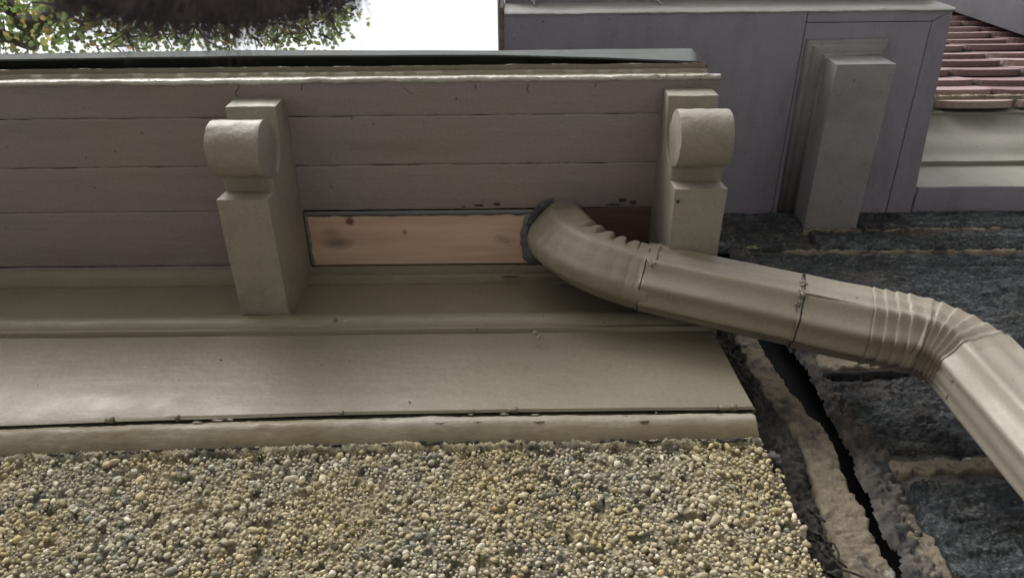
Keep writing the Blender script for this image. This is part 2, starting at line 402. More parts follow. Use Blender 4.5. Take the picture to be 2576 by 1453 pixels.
# cove / trim where soffit meets frieze
cv = MB()
sweep_x(cv, [(Ye-0.002, S+0.01), (Ye-0.002, S-0.004), (Ye+0.001, S-0.012), (0.868, S-0.020), (0.871, S-0.032), (FY-0.003, S-0.043), (FY-0.003, S-0.052), (FY+0.02, S-0.052), (FY+0.02, S+0.01)],
        XL, BX1+0.03, 0.012, 0.0012, 15, amp2=0.0005)
sweep_x(cv, [(yb+0.004, S+0.01), (yb+0.004, S-0.005), (0.868, S-0.009), (0.868, S-0.024), (0.873, S-0.027), (FY-0.003, S-0.042), (FY-0.003, S-0.050), (FY+0.02, S-0.05), (FY+0.02, S+0.01)],
        BX1+BW-0.02, XR, 0.008, 0.0012, 15, amp2=0.0014)
cv.build('cove_moulding', mat_trim, eave, smooth=True, sharp=40)

# frieze boards, bead and lower roll  (small tilt so the lower lines rise to the right as in the picture)
TL = 0.004
def TZ(x): return TL*x-0.021*min(2.0, max(0.0, (-0.15-x)/0.78))**1.35     # the lower trim sags towards its left end
zt = S; zb = ony(900, 800, FY).z; zb2 = ony(900, 850, FY).z; zl = ony(900, 1050, FY).z
fx_top = ony(1790, 838, FY).x; fx_bot = ony(1908, 1040, FY).x
fr_ = MB(); fr_.box(XL, fx_top+0.01, FY+0.001, FY+0.025, zb-0.01, S+0.0)
fr_.build('upper_frieze', mat_trim, eave)
lf = MB()
nx = 150; vs = []; fs = []
rows = [zb, zb2, (zb2*2+zl)/3, (zb2+zl*2)/3, zl+0.018, zl+0.014]
for i in range(nx+1):
    for j, z in enumerate(rows):
        u = j/(len(rows)-1); xe = fx_top+(fx_bot-fx_top)*u
        x = XL+(xe-XL)*i/nx
        y = FY-0.002+0.0016*n3(x, 0, z, 5) + (0.004 if j == 5 else 0)
        vs.append((x, y, z+TZ(x)*u))
m_ = len(rows)
for i in range(nx):
    for j in range(m_-1): fs.append((i*m_+j, (i+1)*m_+j, (i+1)*m_+j+1, i*m_+j+1))
# end thickness
bse = len(vs)
for j, z in enumerate(rows): v = vs[nx*m_+j]; vs.append((v[0], v[1]+0.03, v[2]))
for j in range(m_-1): fs.append((nx*m_+j, bse+j, bse+j+1, nx*m_+j+1))
mk('lower_frieze', vs, fs, mat_trim, eave, True, sharp=30)
# half round bead
bd = MB(); pr = []
rz = (zb-zb2)/2*0.80; zc = (zb+zb2)/2+0.010
for k in range(13):
    a = math.pi/2+math.pi*k/12
    pr.append((FY+0.004+0.028*math.cos(a), zc+rz*math.sin(a)))
pr += [(FY+0.02, zc-rz), (FY+0.02, zc+rz)]
sweep_x(bd, pr, XL, fx_top+0.008, 0.01, 0.0012, 20, tilt=TL*0.3, amp2=0.0005)
sweep_x(bd, [(FY-0.013, zc-rz+0.004), (FY-0.013, zc-rz-0.004), (FY-0.010, zc-rz-0.006), (FY+0.01, zc-rz-0.007), (FY+0.01, zc-rz+0.004)], XL, fx_top+0.012, 0.01, 0.0007, 20, tilt=TL*0.3)
bd.build('bead_moulding', mat_trim, eave, smooth=True, sharp=50)
# lower roll
rl = MB(); pr = []
zr = zl-0.006
zrb = ony(900, 1108, FY).z
for (y, z) in [(FY+0.012, zr), (FY-0.002, zr), (FY-0.007, zr-0.002), (FY-0.013, zr-0.010), (FY-0.0165, zr-0.018), (FY-0.0165, zr-0.023), (FY-0.014, zr-0.030), (FY-0.009, zr-0.038), (FY-0.002, zrb+0.004), (FY+0.004, zrb), (FY+0.012, zrb-0.012), (FY+0.03, zrb-0.012)]:
    pr.append((y, z))
pr.append((FY+0.03, zr))
sweep_x(rl, pr, XL, ony(1915, 1075, FY-0.02).x, 0.007, 0.0020, 16, tilt=TZ, amp2=0.0016)
brown_below(mat_sill, (zr+zrb)/2-0.009-1.0, 0.015, (0.105, 0.078, 0.036))
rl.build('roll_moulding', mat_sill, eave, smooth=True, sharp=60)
gb = MB(); sweep_x(gb, [(FY+0.008, zl-0.03), (FY+0.02, zl-0.03), (FY+0.02, zl+0.03), (FY+0.008, zl+0.03)], XL, fx_bot-0.005, 0.02, 0.0005, 10, tilt=TZ); gb.build('shadow_gap', simple('brown_gap', (0.02, 0.017, 0.013), (0.06, 0.05, 0.04), 0.95), eave)  # dark brown strip set back behind the open gap
for (px, w) in ((290, .007), (455, .003), (860, .003), (1290, .010), (1190, .002), (1830, .012), (1850, .006)):
    c0 = ony(px, 1046, FY); mbx = MB(); caulk_line(mbx, [Vector((c0.x-w, FY-0.006, zl+0.010+TZ(c0.x))), Vector((c0.x+w, FY-0.006, zl+0.010+TZ(c0.x)))], 0.0055, px, 0.5); mbx.build('paint_bridge', mat_trim, eave, smooth=True)

# fascia side -----------------------------------------------------------
fa = MB()
sweep_x(fa, [(Y0+0.004, S+0.012), (Y0+0.003, S-0.002), (Y0-0.001, S-0.0045), (Y0-0.0055, S-0.003), (Y0-0.0075, S+0.002), (Y0-0.0065, S+0.010), (Y0-0.002, S+0.012)],
        XL, XR, 0.005, 0.0022, 24, amp2=0.0016)
tag(fa.build('lip_moulding', mat_lip, eave, smooth=True, sharp=60), 'pale uneven paint-crusted lip')
f2 = MB()
zf1 = ony(900, 169, Y0-0.020).z
sweep_x(f2, [(Y0+0.02, S+0.0125), (Y0-0.001, S+0.0125), (Y0-0.004, S+0.020), (Y0-0.004, S+0.030), (Y0-0.011, S+0.036), (Y0-0.012, S+0.044), (Y0-0.018, S+0.060), (Y0-0.022, zf1), (Y0+0.02, zf1)],
        XL, XR-0.02, 0.008, 0.0016, 22, amp2=0.0010)
f2.build('fascia', mat_trim, eave, smooth=True, sharp=40)
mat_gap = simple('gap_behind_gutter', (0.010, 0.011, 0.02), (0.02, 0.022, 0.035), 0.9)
gp = MB(); gp.box(XL, XR-0.04, Y0+0.016, Y0+0.05, zf1-0.01, S+0.33); gp.build('gutter_gap', mat_gap, eave)  # near-black box paints in the shade of the hollow behind the drip edge
# thin metal drip edge, loose at its right end
dv = []; df = []; nn = 90
def lerp_pts(pts, x):
    for (a, b_) in zip(pts, pts[1:]):
        if x <= b_[0]: return a[1]+(b_[1]-a[1])*(x-a[0])/(b_[0]-a[0])
    return pts[-1][1]
topl = [(-1200, 162), (0, 138), (300, 133), (600, 128), (1250, 129), (1500, 126), (1740, 124)]
botl = [(-1200, 158), (0, 150), (600, 141), (1250, 138), (1500, 145), (1765, 155)]
YD = Y0-0.030
for i in range(nn+1):
    u = i/nn
    pt = -1200+(1740+1200)*u; pb_ = -1200+(1765+1200)*u
    yy = YD+0.012*ss(0.8, 1.0, u)
    a = ony(pt, lerp_pts(topl, pt)-1, yy); bq = ony(pb_, lerp_pts(botl, pb_), yy)
    w = 0.0008*n3(u*20, 0, 0, 1)
    dv += [(a.x, a.y+w, a.z), (a.x, a.y+0.0015+w, a.z+0.001), (bq.x, bq.y+w, bq.z), (bq.x, bq.y+0.004, bq.z-0.0005), (a.x, a.y+0.06, a.z+0.03), (a.x, a.y+0.064, a.z+0.03)]
    if i:
        k = 6*i; q = k-6
        df += [(q+2, k+2, k, q), (q+3, q+2, k+2, k+3), (q, k, k+4, q+4)]
dr = mk('drip_edge', dv, df, mat_drip, eave, True, sharp=30)
sm = dr.modifiers.new('thick', 'SOLIDIFY'); sm.thickness = 0.0014; sm.offset = 0
# frayed bits at the loose end
fz = MB()
for k in range(9):
    p0 = ony(1750+random.uniform(0, 16), 140+random.uniform(0, 16), YD+0.01); d = Vector((random.uniform(0.006, 0.016), 0, random.uniform(-0.008, 0.006)))
    w = 0.0009
    fz.add([p0+Vector((0, 0, w)), p0-Vector((0, 0, w)), p0+d], [(0, 1, 2)])
fz.add([p0, p0+Vector((0.001, 0, 0)), p0+Vector((0, 0.001, 0))], [(0, 1, 2)])
f_ = fz.build('frayed_felt', mat_roofing, eave); f_.modifiers.new('t', 'SOLIDIFY').thickness = 0.0006
# sloping roof over the eave
rf = MB(); zr0 = S+0.16
prism_v = [(XL, Y0+0.06, S+0.19), (XR-0.06, Y0+0.06, S+0.19), (XR-0.06, 1.3, S+0.50), (XL, 1.3, S+0.50)]
rf.add(prism_v+[(v[0], v[1], v[2]+0.02) for v in prism_v], [(3, 2, 1, 0), (4, 5, 6, 7), (0, 1, 5, 4), (1, 2, 6, 5), (2, 3, 7, 6), (3, 0, 4, 7)])
rf.build('roof', mat_roofing, eave)
eb = MB(); eb.box(XL, XR-0.045, Y0+0.052, FY+0.08, S+0.031, S+0.185); eb.build('roof_framing', mat_dark, eave)
# chipped spots on the soffit near the hole
def chip(px, py, w, h, z=None, yplane=None, off=0.0, name='paint_chip', parent=None):
    c0 = onz(px, py, z) if z is not None else ony(px, py, yplane)
    n = 18; vs = []
    for i in range(n):
        a = 2*math.pi*i/n; r = 0.65+0.5*n3(math.cos(a)*1.5+px, math.sin(a)*1.5+py, 0)
        dx = math.cos(a)*w*r; dd = math.sin(a)*h*r
        if z is not None: vs.append((c0.x+dx, c0.y+dd, z-off))
        else: vs.append((c0.x+dx, yplane-off, c0.z+dd))
    vs2 = [(v[0], v[1]+(0.0012 if z is None else 0), v[2]+(0.0012 if z is not None else 0)) for v in vs]
    return mk(name, vs+vs2, [tuple(range(n)), tuple(range(2*n-1, n-1, -1))]+[(i, (i+1) % n, n+(i+1) % n, n+i) for i in range(n)], mat_tar, parent or eave, False)
for a in ((1205, 517, 0.018, 0.004), (1250, 513, 0.014, 0.0055), (1165, 520, 0.008, 0.002), (1566, 504, 0.017, 0.007), (1592, 508, 0.012, 0.007), (1545, 514, 0.026, 0.0035), (1500, 522, 0.02, 0.002), (290, 381, 0.0022, 0.005)):
    chip(*a, z=S, off=0.0008)
for a in ((556, 909, 0.0035, 0.002), (1031, 1015, 0.0025, 0.0025)): chip(*a, yplane=FY, off=0.005)
for k in range(9): chip(random.uniform(30, 1750), random.uniform(880, 1020), random.uniform(.0008, .002), random.uniform(.0008, .0018), yplane=FY, off=0.0045+0.0002*k)
chip(1282, 698, 0.026, 0.0045, yplane=0.867, off=0.003, name='bare_patch'); chip(1330, 678, 0.03, 0.003, yplane=0.867, off=0.0025, name='bare_patch')
def blob(name, cc, r, mat, parent, sc=(1, 1, 1), seed=0, lump=0.5):
    bmx = bmesh.new(); bmesh.ops.create_icosphere(bmx, subdivisions=3, radius=1.0)
    vs = [cc+Vector((v.co.x*sc[0], v.co.y*sc[1], v.co.z*sc[2]))*r*(0.8+lump*n3(v.co.x+seed, v.co.y, v.co.z, 1.9)+0.2*lump*n3(v.co.x+seed, v.co.y, v.co.z, 6)) for v in bmx.verts]
    fs = [tuple(q.index for q in f.verts) for f in bmx.faces]; bmx.free()
    return mk(name, vs, fs, mat, parent, True)
for (px, py, r) in ((843, 803, 0.005), (1346, 838, 0.008), (868, 808, 0.0025), (1355, 848, 0.005)):
    blob('paint_drip', ony(px, py, FY-0.026), r, mat_lip if r < .003 else mat_trim, eave, (0.8, 0.6, 1.2), px)

for pts in (((598, 212), (601, 222), (592, 232), (596, 242)), ((1010, 212), (1014, 222), (1026, 228), (1034, 236)), ((760, 213), (758, 226)), ((1195, 212), (1198, 224)), ((1330, 214), (1326, 226), (1330, 232)), ((1500, 210), (1496, 219))):
    mbc = MB(); caulk_line(mbc, [onz(a, b_, S-0.0004) for (a, b_) in pts], 0.0006, pts[0][0], 0.9); mbc.build('paint_crack', mat_tar, eave, smooth=True)
rk_ = random.Random(3)
for k in range(34):                       # lumps of old paint on the roll and along the outer lip
    if k < 18:
        px = rk_.uniform(20, 1880); x_ = ony(px, 1075, FY).x
        blob('paint_lump', Vector((x_, FY-0.015, zr-rk_.uniform(.004, .03)+TZ(x_))), rk_.uniform(.0018, .0042), mat_sill, eave, (rk_.uniform(1, 3), .5, .6), k, 0.8)
    else:
        x_ = XR-abs(rk_.gauss(0, .07)) if k < 28 else rk_.uniform(-.8, .3)
        blob('paint_lump', Vector((x_, Y0-0.004, S+rk_.uniform(-.003, .009))), rk_.uniform(.003, .007), mat_lip, eave, (rk_.uniform(1, 2.5), .7, .7), k, 0.8)
# brackets ---------------------------------------------------------------
def bracket_profile():
    P = [(0.438, 1.602), (0.438, 1.532), (0.500, 1.527), (0.534, 1.514), (0.553, 1.494), (0.563, 1.476), (0.559, 1.472), (0.547, 1.474)]
    cy, cz, r = 0.497, 1.437, 0.057
    for k in range(0, 33):
        a = math.radians(42 + (352-42)*k/32)
        P.append((cy+r*math.cos(a), cz+r*math.sin(a)))
    P += [(0.560, 1.436), (0.589, 1.438), (0.5865, 1.386), (0.70, 1.3855), (0.80, 1.385), (FY+0.004, 1.385), (FY+0.004, 1.602)]
    return P
def make_bracket(name, x0, w, dy=0.0, dz=0.0, mat=mat_bracket):
    P = bracket_profile(); n = len(P); nxs = 9
    bm = bmesh.new(); ring = []
    for i in range(nxs):
        x = x0+w*i/(nxs-1)
        ring.append([bm.verts.new((x, y+(dy if y < 0.85 else 0), z+(dz if z < 1.6 else 0))) for (y, z) in P])
    for i in range(nxs-1):
        for j in range(n):
            k = (j+1) % n; bm.faces.new((ring[i][j], ring[i+1][j], ring[i+1][k], ring[i][k]))
    bm.faces.new(ring[0][::-1]); bm.faces.new(ring[-1])
    bmesh.ops.recalc_face_normals(bm, faces=bm.faces)
    es = [e for e in bm.edges if len(e.link_faces) == 2 and e.calc_face_angle(0) > 0.6]
    bmesh.ops.bevel(bm, geom=es, offset=0.0022, segments=2, profile=0.6, affect='EDGES', clamp_overlap=True)
    for v in bm.verts:
        c = v.co
        v.co = c + Vector((n3(c.x, c.y, c.z, 45), n3(c.x+7, c.y, c.z, 45), n3(c.x, c.y+7, c.z, 45)))*0.0016 \
                 + Vector((n3(c.x, c.y, c.z, 160), n3(c.x+7, c.y, c.z, 160), n3(c.x, c.y+7, c.z, 160)))*0.0007
    bm.verts.index_update()
    vs = [v.co.copy() for v in bm.verts]; fs = [tuple(v.index for v in f.verts) for f in bm.faces]; bm.free()
    return mk(name, vs, fs, mat, eave, True, sharp=38)
b1 = make_bracket('bracket', BX1, BW)
b2 = make_bracket('bracket', BX2, BW, dy=-0.012, dz=0.004)
b2['label'] = 'scrolled bracket at the right end with a small dark hole in its lower face'
chip(1705, 507, 0.0052, 0.0065, z=1.3885, off=0.0014, name='knot_hole', parent=b2)
# stain blobs under the scrolls
for (bx, dy) in ((BX1, 0), (BX2, -0.012)):
    for sx in (0, BW):
        cl = MB(); caulk_line(cl, [Vector((bx+sx, 0.45+dy, S-0.001)), Vector((bx+sx, FY, S-0.001))], 0.0018, bx+sx); cl.build('caulk_bead', mat_trim, eave, smooth=True)
    cl = MB(); caulk_line(cl, [Vector((bx, FY-0.003, 1.386)), Vector((bx+BW, FY-0.003, 1.386))], 0.003, bx); cl.build('caulk_bead', mat_trim, eave, smooth=True)

# ================================================================== PEBBLEDASH WALL
PW = FY+0.012; PXR = ony(1915, 1110, PW).x
pw = empty('pebbledash_wall', (-1.0, PW, -CAMZ), 'pale pebbledash wall of small rounded stones beneath the painted trim', 'wall')
PZT = zrb-0.004
gx = 0.0032; nx = int((PXR+1.6)/gx); nzz = int(0.55/gx)
vs = []; fs = []
def edge_x(z): return PXR + 0.012*fr(0, 0, z, 14, 3) + 0.008*ss(0.98, 0.9, z)*1.0
for i in range(nx+1):
    for j in range(nzz+1):
        z = PZT+0.012-0.55*j/nzz; x = -1.6+(edge_x(z)+1.6)*i/nx
        y = PW+0.004*n3(x, 0, z, 22)+0.0040*n3(x, 3, z, 75)+0.0050*n3(x, 3, z, 130)+0.0010+0.010*ss(0.26, 0.45, n3(x, 21, z, 48))+0.008*ss(0.42, 0.60, n3(x, 31, z, 95))
        y += 0.02*ss(0.985, 1.0, i/nx)*0.5
        vs.append((x, y, z+TZ(x)))
for i in range(nx):
    for j in range(nzz): a = i*(nzz+1)+j; fs.append((a, a+1, a+nzz+2, a+nzz+1))
mk('render_coat', vs, fs, mat_render, pw, True)
wb = MB(); wb.box(XL, PXR-0.008, PW+0.012, PW+0.10, -CAMZ, S); wb.box(XL, PXR-0.02, PW-0.001, PW+0.012, -CAMZ, PZT-0.53); wb.box(XL, -1.6, PW, PW+0.012, PZT-0.53, PZT-0.05)
wb.build('wall_core', mat_render, pw)
# pebbles
bmx = bmesh.new(); bmesh.ops.create_icosphere(bmx, subdivisions=2, radius=1.0)
iv = np.array([v.co[:] for v in bmx.verts]); itf = np.array([[v.index for v in f.verts] for f in bmx.faces]); bmx.free()
bmx = bmesh.new(); bmesh.ops.create_icosphere(bmx, subdivisions=1, radius=1.0)
iv1 = np.array([v.co[:] for v in bmx.verts]); itf1 = np.array([[v.index for v in f.verts] for f in bmx.faces]); bmx.free()
rng = np.random.default_rng(5)
PV = []; PF = []; PC = []; cnt = 0
cell = {}
def place(x, z, r, fac=0.80):
    k = (int(x/0.012), int(z/0.012))
    for a in (-1, 0, 1):
        for c_ in (-1, 0, 1):
            for (qx, qz, qr) in cell.get((k[0]+a, k[1]+c_), ()):
                if (qx-x)**2+(qz-z)**2 < (fac*(qr+r))**2: return False
    cell.setdefault(k, []).append((x, z, r)); return True
tot = 0
plan = [(200, 0.0065, 0.0085), (2600, 0.0046, 0.0062), (14000, 0.0032, 0.0046), (24000, 0.0018, 0.0032)]
X0p = -1.25; Z0p = 0.60
for (N, ra, rb) in plan:
    for _ in range(N):
        z = rng.uniform(Z0p, PZT-0.002); x = rng.uniform(X0p, edge_x(z)-0.002); r = rng.uniform(ra, rb)
        if n3(x, 21, z, 48) > 0.34 or n3(x, 31, z, 95) > 0.50: continue      # crumbled pits
        patch = fr(x, 2, z, 11, 3)            # bald sandy patches
        if patch > 0.25 and r > 0.003 and rng.random() < 0.2+0.5*min(1, (patch-0.25)*4): continue
        if not place(x, z, r): continue
        big = r > 0.0045
        V = iv if big else iv1; F = itf if big else itf1
        sc = np.array([rng.uniform(0.95, 1.35), rng.uniform(0.7, 1.0), rng.uniform(0.7, 0.95)])*r*0.95
        W = V*sc
        ph = rng.uniform(0, 6.28, 3)
        W = W*(1+0.13*np.sin(W[:, [1]]/r*2.3+ph[0])+0.14*np.sin(W[:, [0]]/r*3.1+ph[1])+0.12*np.sin(W[:, [2]]/r*3.7+ph[2]))
        if rng.random() < 0.35: W[:, 0] = np.clip(W[:, 0], -r*rng.uniform(.5, .9), r*rng.uniform(.5, .9))
        A = rng.normal(size=(3, 3)); A[:, 1] *= 0.35
        a = rng.uniform(0, math.pi); b_ = rng.normal()*0.4
        Rz = np.array([[math.cos(a), 0, -math.sin(a)], [0, 1, 0], [math.sin(a), 0, math.cos(a)]])
        Rx = np.array([[1, 0, 0], [0, math.cos(b_), -math.sin(b_)], [0, math.sin(b_), math.cos(b_)]])
        W = W @ (Rz@Rx).T
        yy = PW-r*rng.uniform(-0.35, 0.5)-0.001+0.004*n3(x, 0, z, 22)
        W = W+np.array([x, yy, z+TZ(x)])
        PV.append(W); PF.append(F+cnt); cnt += len(V)
        t = rng.random()
        if t < 0.42: c_ = np.array([0.46, 0.42, 0.34])
        elif t < 0.72: c_ = np.array([0.42, 0.37, 0.26])
        elif t < 0.84: c_ = np.array([0.34, 0.31, 0.25])
        elif t < 0.955: c_ = np.array([0.56, 0.54, 0.47])
        elif t < 0.990: c_ = np.array([0.25, 0.255, 0.24])
        elif t < 0.995: c_ = np.array([0.44, 0.32, 0.19])
        else: c_ = np.array([0.12, 0.11, 0.10])
        g_ = ss(-0.1, 0.35, fr(x, 7, z, 4, 3))
        c_ = c_*np.array([1, 1-0.04*g_, 1-0.18*g_])*rng.uniform(0.70, 1.10)*np.array([1.0, 0.99, 0.92])
        PC.append(np.tile(np.append(c_, 1.0), (len(V), 1)))
PVa = np.concatenate(PV); PFa = np.concatenate(PF); PCa = np.concatenate(PC)
off = world_origin(pw)-Vector((0, 0, CAMZ)); PVa = PVa-np.array(off)
me = bpy.data.meshes.new('pebble_coating')
me.vertices.add(len(PVa)); me.vertices.foreach_set('co', PVa.astype(np.float32).ravel())
me.loops.add(PFa.size); me.loops.foreach_set('vertex_index', PFa.astype(np.int32).ravel())
me.polygons.add(len(PFa)); me.polygons.foreach_set('loop_start', np.arange(0, PFa.size, 3, dtype=np.int32))
me.update(calc_edges=True)
at = me.color_attributes.new('tint', 'FLOAT_COLOR', 'POINT'); at.data.foreach_set('color', PCa.astype(np.float32).ravel())
me.polygons.foreach_set('use_smooth', np.ones(len(PFa), dtype=bool)); me.materials.append(mat_pebble); me.validate()
po = bpy.data.objects.new('pebble_coating', me); C.objects.link(po); po.parent = pw; po['kind'] = 'stuff'
# black crumbling joint between trim and pebbledash
jt = MB()
x = -1.6
while x < PXR-0.01:
    L = random.uniform(0.01, 0.06)
    if random.random() < 0.75:
        y_ = PW-0.010
        pts = [Vector((x+L*q/4, y_+random.uniform(-.002, .002), PZT-0.002+random.uniform(-.003, .003)+TZ(x))) for q in range(5)]
        caulk_line(jt, pts, random.uniform(0.0010, 0.0030), x, 1.1)
    x += L+random.uniform(0.0, 0.02)
jt.build('crumbled_joint', mat_tar, pw, smooth=True)
gm = MB(); sweep_x(gm, [(PW-0.006, PZT+0.004), (PW-0.010, PZT-0.001), (PW-0.009, PZT-0.007), (PW-0.001, PZT-0.013), (PW+0.01, PZT-0.013), (PW+0.01, PZT+0.004)], -1.6, PXR-0.004, 0.003, 0.005, 40, tilt=TZ, amp2=0.005)
gm.build('mortar_fillet', mat_render, pw, smooth=True)

# ================================================================== STONE WALL
SY = 1.0; H2 = 2.2
sw = empty('stone_wall', (1.3, SY, -CAMZ), 'dark layered rubble stone wall with sandy mortar, behind the downspout', 'wall')
def hfield(name, poly, res, base, prot, amp, mat, parent, edge=0.018, stretch=(7, 14, 26), seed=0.0, smooth=True, slate=True):
    """a stone with an irregular outline in the wall plane: poly = [(x,z)...]"""
    xs = [p[0] for p in poly]; zs = [p[1] for p in poly]
    x0, x1, z0, z1 = min(xs)-0.02, max(xs)+0.02, min(zs)-0.02, max(zs)+0.02
    nx = int((x1-x0)/res)+1; nz_ = int((z1-z0)/res)+1
    P = np.array(poly); Q = np.roll(P, -1, axis=0)
    X, Z = np.meshgrid(np.linspace(x0, x1, nx), np.linspace(z0, z1, nz_), indexing='ij')
    dm = np.full(X.shape, 9.0); inside = np.zeros(X.shape, bool)
    for (a, b_) in zip(P, Q):
        e = b_-a; L2 = (e**2).sum()
        t = np.clip(((X-a[0])*e[0]+(Z-a[1])*e[1])/L2, 0, 1)
        dm = np.minimum(dm, np.hypot(X-a[0]-t*e[0], Z-a[1]-t*e[1]))
        c_ = ((a[1] > Z) != (b_[1] > Z))
        with np.errstate(divide='ignore', invalid='ignore'):
            xi = (b_[0]-a[0])*(Z-a[1])/(b_[1]-a[1])+a[0]
        inside ^= c_ & (X < xi)
    sdv = np.where(inside, dm, -dm)
    vs = []; keep = {}; idx = -np.ones(X.shape, int)
    for i in range(nx):
        for j in range(nz_):
            x = X[i, j]; z = Z[i, j]
            s = sdv[i, j]+0.010*n3(x+seed, 1, z, 22)+0.005*n3(x+seed, 4, z, 70)
            if s < -res*1.5: continue
            h = prot*ss(0, edge, s)-0.012*(1-ss(-0.003, 0.004, s))
            q = Vector((x*stretch[0]+seed, 0, z*stretch[2]))
            k = noise.ridged_multi_fractal(q, 0.9, 2.1, 5, 0.9, 1.6)*0.32+0.25*n3(x+seed, 0, z, 9)
            # stepped layering like split slate
            lay = z*38+2.2*n3(x+seed, 0, z, 6)
            st_ = (lay-math.floor(lay))
            if not slate: h += ss(0, edge, s)*amp*(0.55*fr(x+seed, 0, z, 11, 3)+0.8*fr(x+seed, 3, z, 60, 3)+0.5*n3(x+seed, 5, z, 190))
            else: h += ss(0, edge, s)*(amp*(k-0.4)+amp*0.55*(ss(0, 0.8, st_)-0.5)*(0.5+n3(x, seed, z*0.5, 11))) + amp*0.35*n3(x, seed, z, 120)
            idx[i, j] = len(vs); vs.append((x, base-h, z))
    fs = []
    for i in range(nx-1):
        for j in range(nz_-1):
            q = (idx[i, j], idx[i+1, j], idx[i+1, j+1], idx[i, j+1])
            if min(q) >= 0: fs.append(q)
    return mk(name, vs, fs, mat, parent, smooth)
core = MB(); core.box(0.56, 4.2, SY+0.12, SY+0.3, -CAMZ, H2-0.002); core.box(0.30, 0.56, SY-0.006, SY+0.04, PZT, H2-0.002); core.build('wall_core', mat_dark, sw)
def mortar_sheet(name, x0, x1, z0, z1, base, res, amp, mat, seed):
    nx = int((x1-x0)/res)+1; nz_ = int((z1-z0)/res)+1; vs = []; fs = []
    for i in range(nx):
        for j in range(nz_):
            x = x0+(x1-x0)*i/(nx-1); z = z0+(z1-z0)*j/(nz_-1)
            vs.append((x, base-amp*(fr(x+seed, 0, z, 12, 5))-0.002*n3(x, seed, z, 150), z))
    for i in range(nx-1):
        for j in range(nz_-1): a = i*nz_+j; fs.append((a, a+nz_, a+nz_+1, a+1))
    return mk(name, vs, fs, mat, parent=sw)
def row(y, px=2300): return ony(px, y, SY).z
mortar_sheet('joint_mortar', 0.672, 2.4, 0.30, H2-0.002, SY+0.004, 0.008, 0.012, mat_greymortar, 2.0)
stones = [
    [(0.60, 2.065), (1.02, 2.075), (1.05, 2.188), (0.60, 2.19)],
    [(1.08, 2.08), (1.75, 2.075), (1.76, 2.188), (1.07, 2.19)],
    [(0.60, 1.955), (0.86, 1.945), (0.88, 2.045), (0.60, 2.05)],
    [(0.90, 1.93), (1.50, 1.925), (1.70, 2.05), (0.91, 2.058)],
    [(0.655, 1.44), (0.95, 1.45), (1.30, 1.43), (1.62, 1.44), (1.64, 1.86), (1.3, 1.895), (0.95, 1.90), (0.66, 1.92)],
    [(0.72, 1.072), (1.02, 1.085), (1.06, 1.18), (1.05, 1.30), (0.90, 1.315), (0.69, 1.30), (0.68, 1.18)],
    [(1.09, 1.08), (1.75, 1.10), (1.76, 1.33), (1.09, 1.33)],
    [(0.705, 0.72), (0.90, 0.715), (1.30, 0.73), (1.30, 0.985), (0.95, 0.995), (0.73, 1.005), (0.70, 0.90)],
    [(1.33, 0.73), (1.9, 0.73), (1.9, 1.0), (1.33, 1.0)],
    [(0.70, 0.42), (1.15, 0.40), (1.16, 0.68), (0.71, 0.69)],
    [(1.19, 0.40), (1.8, 0.40), (1.8, 0.68), (1.19, 0.69)],
    [(1.66, 1.45), (2.2, 1.45), (2.2, 1.88), (1.68, 1.86)],
]
for i, pl in enumerate(stones):
    hfield('stone_block', pl, 0.0045 if i < 8 else 0.009, SY, 0.013, 0.019, mat_stone, sw, edge=0.009, stretch=(10, 14, 24), seed=i*3.7)
# thick pale smears of mortar left proud of the joints
for i, pl in enumerate([
    [(0.68, 1.34), (0.80, 1.345), (1.0, 1.345), (1.06, 1.36), (1.05, 1.395), (0.86, 1.415), (0.70, 1.41)],
    [(0.70, 1.015), (0.82, 1.018), (1.05, 1.025), (1.35, 1.03), (1.35, 1.07), (1.05, 1.06), (0.85, 1.062), (0.715, 1.055)],
    [(0.78, 1.915), (1.10, 1.907), (1.60, 1.905), (1.60, 1.925), (1.10, 1.925), (0.80, 1.932)],
    [(0.655, 0.72), (0.70, 0.72), (0.70, 0.86), (0.685, 0.93), (0.66, 0.90)],
    [(0.9, 2.056), (1.7, 2.058), (1.7, 2.070), (0.9, 2.072)]]):
    hfield('mortar_joint', pl, 0.0035, SY-0.003, 0.0065, 0.006, mat_mortar, sw, edge=0.005, seed=40+i, slate=False)
dg = MB()
dg2 = []
for i, pl in enumerate([[(0.69, 1.318), (0.85, 1.326), (1.08, 1.326), (1.08, 1.338), (0.85, 1.340), (0.69, 1.330)]]):
    hfield('shadow_line', pl, 0.004, SY-0.012, 0.002, 0.003, mat_dark, sw, edge=0.006, seed=60+i)  # dark strip paints in the shadow line below the mortar ledge
